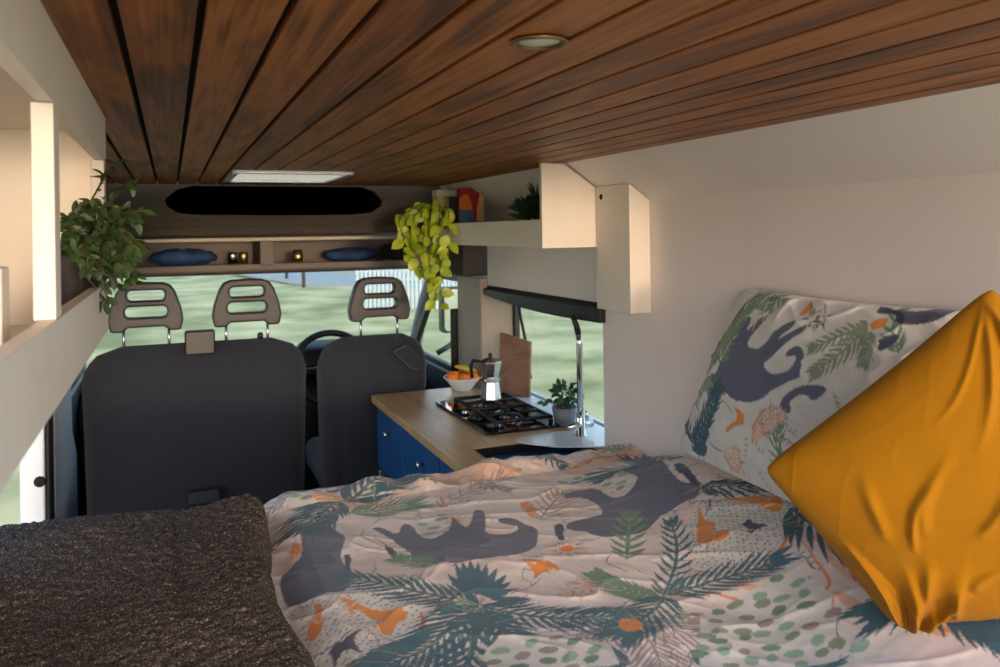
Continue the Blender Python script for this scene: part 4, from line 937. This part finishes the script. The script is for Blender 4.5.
for c, p in BED_POLY:
    if c in ('white', 'peach', 'cream'): PB.poly(c, smooth(p + [p[0]], 2), .7 if c == 'peach' else 1)
for c, p in BED_POLY:
    if c == 'peach':
        for k in range(3):
            q = np.array(p); m_ = q.mean(0); PB.stroke(rp.choice(['orange', 'mauve', 'cream']), .006, [tuple(m_ + (q[i] - m_) * rp.uniform(.6, .9)) for i in range(min(4, len(q)))])
for k in range(150):     # fine drawn tendrils and veins between the motifs
    x, y = rp.uniform(.22, 1.46), rp.uniform(.9, 2.5); a_ = rp.uniform(0, 6.28); q = [(x, y)]
    for _ in range(5):
        a_ += rp.uniform(-.9, .9); x += .022 * math.cos(a_); y += .022 * math.sin(a_); q.append((x, y))
    PB.stroke(rp.choice(['mauve', 'mauve', 'sage', 'peach', 'dgrey']), rp.uniform(.002, .004), q)
    if k % 3 == 0:
        for i_ in range(1, 5): PB.blade(rp.choice(['mauve', 'sage']), q[i_], (math.cos(a_ + 1), math.sin(a_ + 1)), .02, .005)
for p in BED_DASH: PB.fill('dash', p, rp)
for p in BED_PEBBLE:
    PB.poly('white', p); PB.fill('pebble', p, rp)
for c, w_, p in BED_STROKE: PB.stroke(c, w_, p)
for c, p, l, n, w_, sd_ in BED_FROND:
    if c == 'mauve': PB.frond(c, p, l, n, w_ * .7, sd_, rp)
for col, c, r in BED_FLOWER: PB.flower(c, r, rp, col)
for c, p in BED_POLY:
    if c in ('grey', 'dgrey'): PB.poly(c, smooth(p + [p[0]], 1))
for c, p, l, n, w_, sd_ in BED_FROND:
    if c != 'mauve':
        PB.frond(c, p, l * (.8 if c == 'teal' else 1), n, w_ * (.9 if c == 'teal' else 1.2), sd_, rp)
        if 'teal' in c:
            for k in range(n):
                q = smooth(p); i_ = int(k / n * (len(q) - 1)); a_ = rp.uniform(0, 6.28)
                PB.blade('sage', q[i_], (math.cos(a_), math.sin(a_)), l * .6, .0035)
for c, p, w_ in BED_CROWN: PB.blade(c, p[0], np.array(p[1]) - np.array(p[0]), float(np.linalg.norm(np.array(p[1]) - np.array(p[0]))), w_ * 1.3)
for c, p in BED_POLY:
    if c == 'orange':
        PB.poly(c, smooth(p + [p[0]], 1)); q = np.array(p); m_ = q.mean(0); e_ = q.max(0) - q.min(0)
        for k in range(7):
            s0 = m_ + (np.array([rp.uniform(-.35, .35), rp.uniform(-.35, .35)])) * e_; a_ = rp.uniform(0, 6.28)
            PB.blade(rp.choice(['cream', 'peach', 'mauve']), s0, (math.cos(a_), math.sin(a_)), .3 * e_.max(), .0045)
for i_, (c, p) in enumerate(BED_POLY):
    if c == 'white' and len(p) <= 8: PB.poly(c, p); PB.fill('pebble', p, rp)
PB.mottle(.13, 3)

def nz(seed):
    r_ = np.random.RandomState(seed); g = r_.uniform(-1, 1, (64, 64))
    def f(x, y):
        x = np.asarray(x) % 63; y = np.asarray(y) % 63; i = x.astype(int); j = y.astype(int); u = x - i; v = y - j; u = u * u * (3 - 2 * u); v = v * v * (3 - 2 * v)
        return (g[i, j] * (1 - u) + g[i + 1, j] * u) * (1 - v) + (g[i, j + 1] * (1 - u) + g[i + 1, j + 1] * u) * v
    return f
n1, n2, n3 = nz(1), nz(2), nz(3)

def cloth_grid(name, mat_, root, Xg, Yg, Zg, colors=None, thick=0.):
    """one cloth surface from arrays (n,m) of coordinates"""
    n, m_ = Xg.shape
    ox, oy, oz = root_base(root) if root else (0, 0, 0)
    co = np.stack([Xg - ox, Yg - oy, Zg + ZC - oz], -1).reshape(-1, 3)
    me = bpy.data.meshes.new(name)
    i, j = np.meshgrid(np.arange(n - 1), np.arange(m_ - 1), indexing='ij'); a = (i * m_ + j).ravel()
    fc = np.stack([a, a + m_, a + m_ + 1, a + 1], -1)
    me.vertices.add(n * m_); me.vertices.foreach_set('co', co.ravel())
    me.loops.add(fc.size); me.loops.foreach_set('vertex_index', fc.ravel().astype(np.int32))
    me.polygons.add(len(fc)); me.polygons.foreach_set('loop_start', (np.arange(len(fc)) * 4).astype(np.int32)); me.polygons.foreach_set('loop_total', np.full(len(fc), 4, np.int32))
    me.update(calc_edges=True); me.validate()
    me.polygons.foreach_set('use_smooth', np.ones(len(me.polygons), bool))
    me.materials.append(M[mat_])
    if colors is not None:
        at = me.color_attributes.new('print', 'FLOAT_COLOR', 'POINT')
        at.data.foreach_set('color', np.concatenate([colors, np.ones((len(colors), 1))], 1).astype(np.float32).ravel())
    o = bpy.data.objects.new(name, me); C.objects.link(o)
    if root: o.parent = root
    if thick:
        q = o.modifiers.new('solid', 'SOLIDIFY'); q.thickness = thick; q.offset = -1
    return o

# ---- duvet
def duvet_h(x, y):
    h = -.772 + .009 * n1(x * 5 + 3, y * 4) + .004 * n2(x * 11 + y * 5, y * 7 + 9) - .035 * np.clip((.30 - x) / .08, 0, 1) 
    rid = 1 - np.abs(n3(x * 6 + 1.3 * n1(x * 4, y * 4) + 5, y * 9 + x * 3 + 11)); h = h + .0045 * rid ** 5
    rid = 1 - np.abs(n2(x * 10 + y * 12 + 2, y * 5 - x * 6 + 31)); h = h + .003 * rid ** 6
    h = h + .0006 * n1(x * 60, y * 60)
    # puffs up towards the pillows at the wall
    t = np.clip((x - 1.02) / .42, 0, 1); q = np.clip((2.40 - y) / .55, 0, 1); h = h + .105 * t * t * (3 - 2 * t) * q * q * (3 - 2 * q)
    # the front edge gathers and rolls down
    e = np.clip((y - 2.30) / .17, 0, 1); h = h + .018 * np.sin(PI * e) * (1 + .8 * n2(x * 14, 3)) + .012 * e * n1(x * 22 + 4, y * 8) - 0
    return h
step = .0034
xs = np.arange(.12, XW - .002, step); 
# arc length goes over the front edge and down
ys = np.concatenate([np.arange(.42, 2.44, step), 2.44 + np.arange(1, 60) * step])
Xg, Sg = np.meshgrid(xs, ys, indexing='ij')
edge = 2.455 + .020 * n3(Xg * 7 + 2, Xg * 0 + 4)
over = np.clip(Sg - (edge - .03), 0, None)
r0 = .035
ang = np.clip(over / r0, 0, PI / 2)
Yg = np.where(over > 0, edge - .03 + r0 * np.sin(ang) + .006 * np.sin(Xg * 40) * np.clip(over / .1, 0, 1), Sg)
drop = r0 * (1 - np.cos(ang)) + np.clip(over - r0 * PI / 2, 0, None)
Zg = duvet_h(Xg, np.minimum(Sg, edge)) - drop
cols = PB.sample(Xg.ravel(), np.minimum(Sg, 2.62).ravel())
duvet = cloth_grid('duvet', 'print', None, Xg, Yg, Zg, cols, .012)
tag(duvet, 'duvet with a botanical print of grey animals and palm leaves covering the bed', 'duvet')

# ---- dark boucle blanket over the left of the bed
step = .0042
xs = np.arange(-.415, .262, step); ys = np.arange(.42, 2.50, step)
Xg, Yg = np.meshgrid(xs, ys, indexing='ij')
rgt = .215 + .018 * np.sin(Yg * 5.5 + 1.2) + .006 * n2(Yg * 9, Yg * 0)
d = np.clip((Xg - (rgt - .055)) / .055, 0, None)
Zt = -.712 + .012 * n1(Xg * 5, Yg * 5 + 7) + .010 * n3(Xg * 3 + 8, Yg * 3)
rs_ = np.random.RandomState(5)
wool = .0026 * n2(Xg * 130, Yg * 130) + .003 * n1(Xg * 75 + 9, Yg * 75) + rs_.uniform(-.0010, .0010, Xg.shape)
fr = 2.33 + .012 * n1(Xg * 6, Xg * 0 + 2)
e = np.clip((Yg - (fr - .045)) / .045, 0, None)
fall = .06 * (1 - np.sqrt(np.clip(1 - np.clip(d, 0, 1) ** 2, 0, 1))) + .05 * (1 - np.sqrt(np.clip(1 - np.clip(e, 0, 1) ** 2, 0, 1)))
Zg = Zt - fall + wool
Xn = np.where(d > 1, rgt + (Xg - rgt) * .15, Xg); Zg = np.where(d > 1, Zg - (Xg - rgt) * .8, Zg)
Yn = np.where(e > 1, fr + (Yg - fr) * .15, Yg); Zg = np.where(e > 1, Zg - (Yg - fr) * .5, Zg)
bk_ = cloth_grid('wool_blanket', 'blanket', None, Xn + .3 * rs_.uniform(-.003, .003, Xg.shape), Yn, Zg, None, .02)
tag(bk_, 'dark brown-grey boucle wool blanket laid over the left of the bed', 'blanket')

# ---- pillows
def pillow(label, corners, bulge, back, group, paint, mat_='print', nu=220, nv=160, name='pillow', sag=None, wr=.006, seed=1, pinch=.06, root=None, round_=4.0, folds=None):
    TL, TR, BR, BL = [np.array(c, float) for c in corners]
    nn_ = np.cross(TR - TL, BL - TL); nn_ = nn_ / np.linalg.norm(nn_)
    if nn_[0] > 0: nn_ = -nn_
    f1, f2 = nz(seed), nz(seed + 50)
    surfs = []
    u = np.linspace(0, 1, nu); v = np.linspace(0, 1, nv)
    U, V = np.meshgrid(u, v, indexing='ij')
    for side in (1, -1):
        uu = U if side == 1 else U[::-1]
        s_, t_ = uu * 2 - 1, V * 2 - 1
        # edges bow inwards between the corners
        crn = 1 - .045 * np.abs(s_) ** 10 * np.abs(t_) ** 10
        cu = s_ * (1 - pinch * (1 - t_ ** 2) * np.abs(s_) ** 2) * crn; cv = t_ * (1 - pinch * (1 - s_ ** 2) * np.abs(t_) ** 2) * crn
        a = (cu + 1) / 2; b_ = (cv + 1) / 2
        base = ((TL[None, None] * (1 - a)[..., None] + TR * a[..., None]) * (1 - b_)[..., None] + (BL * (1 - a)[..., None] + BR * a[..., None]) * b_[..., None])
        env = np.clip((1 - np.abs(s_) ** 2.6) * (1 - np.abs(t_) ** 2.6), 0, 1) ** .55
        h = (bulge if side == 1 else back) * env
        if side == 1:
            rr = 1 - np.abs(f1(a * 9 + b_ * 6 + 2, b_ * 7 - a * 4 + 20)); r2 = 1 - np.abs(f2(a * 6 - b_ * 7 + 22, b_ * 11 + 8))
            ed = np.clip(1 - env, .12, 1)
            h = h + wr * (rr ** 4 * 1.4 + r2 ** 5 + .6 * f2(a * 14, b_ * 14)) * (ed + .35) * np.clip(env * 4, 0, 1)
            for (p0, q0, p1, q1, wd, hh) in (folds or ()):
                dx, dy = p1 - p0, q1 - q0; ll = math.hypot(dx, dy); tt = ((a - p0) * dx + (b_ - q0) * dy) / ll ** 2
                dd = ((a - p0) * dy - (b_ - q0) * dx) / ll + .05 * np.sin(tt * 3 + p0 * 9)
                h = h + hh * np.exp(-(dd / wd) ** 2) * np.clip(tt * 4, 0, 1) * np.clip((1 - tt) * 2.2, 0, 1) * np.clip(env * 3, 0, 1)
        Pp = base + nn_ * (h * side)[..., None]
        if sag is not None: Pp = sag(Pp, a, b_, side)
        surfs.append(Pp)
    r = root
    if r is None:
        cen = (TL + TR + BR + BL) / 4
        r = thing(name, label, 'pillow' if name == 'pillow' else 'cushion', (cen[0], cen[1], min(BL[2], BR[2])), group)
    for k, Pp in enumerate(surfs):
        Pp[..., 0] = np.minimum(Pp[..., 0], XW - .004)
    allP = np.concatenate([surfs[0], surfs[1][1:]], 0)
    X_, Y_, Z_ = allP[..., 0], allP[..., 1], allP[..., 2]
    colr = paint.sample(Y_.ravel(), Z_.ravel()) if paint is not None else None
    o = cloth_grid('cover', mat_, r, X_, Y_, Z_, colr)
    return r, surfs[0]

PP = Paint(.55, 2.15, -.80, .0, .0018, 'white')
for k in range(10):
    x, y = rp.uniform(.6, 1.45), rp.uniform(-.75, -.1); a = rp.uniform(0, 6.28)
    PP.frond(rp.choice(['sage', 'dteal', 'green', 'mauve']), [(x, y), (x + .08 * math.cos(a), y + .08 * math.sin(a)), (x + .14 * math.cos(a + .4), y + .14 * math.sin(a + .4))], .04, 10, .008, 0, rp)
for c, p in PIL_POLY:
    if c in ('sage', 'white', 'green', 'peach'): PP.poly(c, p)
for c, p in PIL_POLY:
    if c not in ('sage', 'green', 'peach') : PP.poly(c, smooth(p + [p[0]], 1))
for c, p in PIL_POLY:
    if c in ('sage', 'peach', 'green'):
        q = np.array(p); m_ = q.mean(0); e_ = q.max(0) - q.min(0)
        for k in range(16):
            s0 = q[rp.randrange(len(q))] * .6 + m_ * .4; a_ = rp.uniform(0, 6.28)
            PP.blade(rp.choice(['cream', 'white', 'dteal' if c != 'peach' else 'mauve']), s0, (math.cos(a_), math.sin(a_)), .035, .004)
for k in range(60):
    x, y = rp.uniform(1.0, 2.05), rp.uniform(-.72, -.14); a_ = rp.uniform(0, 6.28); q = [(x, y)]
    for _ in range(5):
        a_ += rp.uniform(-.9, .9); x += .014 * math.cos(a_); y += .014 * math.sin(a_); q.append((x, y))
    gi = PP.sample(np.array([q[2][0]]), np.array([q[2][1]]))[0]
    if gi.sum() < 1.2: continue
    PP.stroke(rp.choice(['mauve', 'mauve', 'sage', 'peach']), rp.uniform(.002, .0035), q)
    for i_ in range(1, 5): PP.blade(rp.choice(['mauve', 'sage']), q[i_], (math.cos(a_ + 1), math.sin(a_ + 1)), .016, .004)
for c, p, l, n, w_, sd_ in PIL_FROND: PP.frond(c, p, l, int(n * 1.2), w_ * 1.15, sd_, rp)
for c, w_, p in PIL_STROKE: PP.stroke(c, w_, p)
for c, p, r in PIL_FLOWER: PP.flower(p, r, rp, 'peach')
PP.mottle(.13, 8)

pillow('patterned pillow with a grey animal and teal palm, leaning upright on the right wall', [(1.455, 1.79, -.160), (1.45, 1.02, -.165), (1.37, 1.08, -.69), (1.372, 1.99, -.655)], .085, .03, None, PP, seed=4, pinch=.05)

# ---- mustard cushion
rf = random.Random(12); FOLDS = []
for k in range(16):      # gathers fanning out from the lower corner
    t = math.radians(rf.uniform(-88, -2)); l = rf.uniform(.25, .6)
    FOLDS.append((.03, .97, .03 + l * math.cos(t), .97 + l * math.sin(t), rf.uniform(.012, .024), rf.uniform(.008, .016)))
for k in range(7):       # and from the top corner
    t = math.radians(rf.uniform(95, 178)); l = rf.uniform(.2, .45)
    FOLDS.append((.97, .03, .97 + l * math.cos(t), .03 + l * math.sin(t), rf.uniform(.012, .025), rf.uniform(.005, .011)))
for k in range(14):       # slack folds along the lower edge and the middle
    p0, q0 = rf.uniform(.1, .8), rf.uniform(.45, .95); t = math.radians(rf.uniform(-70, -20)); l = rf.uniform(.15, .35)
    FOLDS.append((p0, q0, p0 + l * math.cos(t), q0 + l * math.sin(t), rf.uniform(.015, .03), rf.uniform(.005, .011)))
A_ = (1.215, 1.085, -.735); B_ = (1.035, 1.225, -.460); C_ = (1.317, .95, -.094); D_ = (1.42, .80, -.62)
cu_, _s = pillow('mustard yellow linen cushion leaning on its corner against the patterned pillow', [B_, C_, D_, A_], .085, .06, None, None, 'yellow', name='mustard_cushion', seed=15, wr=.0010, pinch=.035, nu=240, nv=200, folds=FOLDS)

# ================================================================ OUTSIDE
b = MB()
def gnd(u, v):
    x = -70 + 160 * u; y = -40 + 180 * v
    zz = -2.28 + .25 * float(n1(x * .11 + 20, y * .11 + 20)) * min(1, max(0, (abs(y - 2) - 5) / 10)) + .05 * float(n2(x * .6 + 60, y * .6 + 60))
    return (x, y, zz)
b.grid(gnd, 160, 180); b.build('ground', 'grass', kind='structure')
b = MB(); b.prism([(3.0, 47), (70, 40), (70, 16), (9.5, 27.5), (5.0, 34)], -2.16, -2.08, 'z'); b.build('road', 'road', kind='structure')
def shrub(c, r, seed, sq, lab, grp):
    m = MB(); m.sphere(c, r, 40, sq=sq); f = nz(seed)
    m.v = [(x + .28 * r * float(f((x - c[0]) * 4 / r + 30, (z - c[2]) * 4 / r + 30)), y + .28 * r * float(f((y - c[1]) * 4 / r + 30, (x - c[0]) * 5 / r + 30)), z + .25 * r * float(f((x - c[0]) * 6 / r + 30, (y - c[1]) * 6 / r + 30))) for x, y, z in m.v]
    tag(m.build('shrub', 'hedge'), lab, 'shrub', grp)
for k, (x, y, r) in enumerate(((1.2, 50, .9), (-3.0, 51, 1.1), (-7, 50, 1.1), (24, 50, 1.6))):
    shrub((x, y, -2.2), r, 70 + k, (1.5, 1, .8), ('green shrub beyond the field, nearest the end of the road', 'green shrub beyond the field, second to the left of the road end', 'green shrub beyond the field, leftmost of the row', 'large green shrub beyond the road on the right')[k], 'shrubs beyond the field')
# pale picket railing by the road
fc = thing('picket_fence', 'pale picket fence standing on the grass beyond the driver headrest', 'fence', (6, 22, -2.2))
pk = MB()
for k in range(27): pk.box(4.75 + k * .115, 4.82 + k * .115, 22 + k * -.02, 22.03 + k * -.02, -2.3, -1.05)
pk.build('pickets', 'picket', fc)
b = MB(); b.tube([(4.72, 22.06, -1.3), (7.8, 21.46, -1.3)], .03, 6); b.build('rail', 'picket', fc)
for k, (x, y) in enumerate(((4.9, 32.5), (5.0, 38.3))):
    p_ = MB(); p_.tube([(x, y, -2.3), (x, y, 1.2)], .07, 8)
    tag(p_.build('wooden_post', 'bark'), ('slim dark post on the grass ahead of the van, the nearer and taller-looking one', 'slim dark post beside the pale road, the farther and smaller one')[k], 'post', 'posts ahead of the van')
# parked vehicle-length pale container far right and a low wall
b = MB(); b.prism([(9, 42), (40, 33), (40, 34), (9, 43)], -2.2, -1.0, 'z'); tag(b.build('boundary_wall', 'picket'), 'long pale wall on the far side of the road', 'wall')
# tree outside the kitchen window
def tree(x, y, h, lab, seed, lean=0):
    r = thing('tree', lab, 'tree', (x, y, -2.3), 'trees beside the van')
    t = MB(); t.tube([(x, y, -2.4), (x + lean * .4, y, -.8), (x + lean, y + .1, h * .5), (x + lean * 1.4, y, h)], [.17, .14, .11, .05], 10)
    t.build('trunk', 'bark', r); f = MB(); foliage(f, (x + lean, y, h + .4), 1.6, 500, .15, .3, .6, seed, sq=(1, 1, .7)); f.build('crown', 'leaf', r)
tree(9.5, 21.5, 4.2, 'thin trunked tree outside the kitchen window, the nearer one', 41, .2)
tree(13.0, 26.0, 4.6, 'thin trunked tree outside the kitchen window, the farther one', 42, -.2)
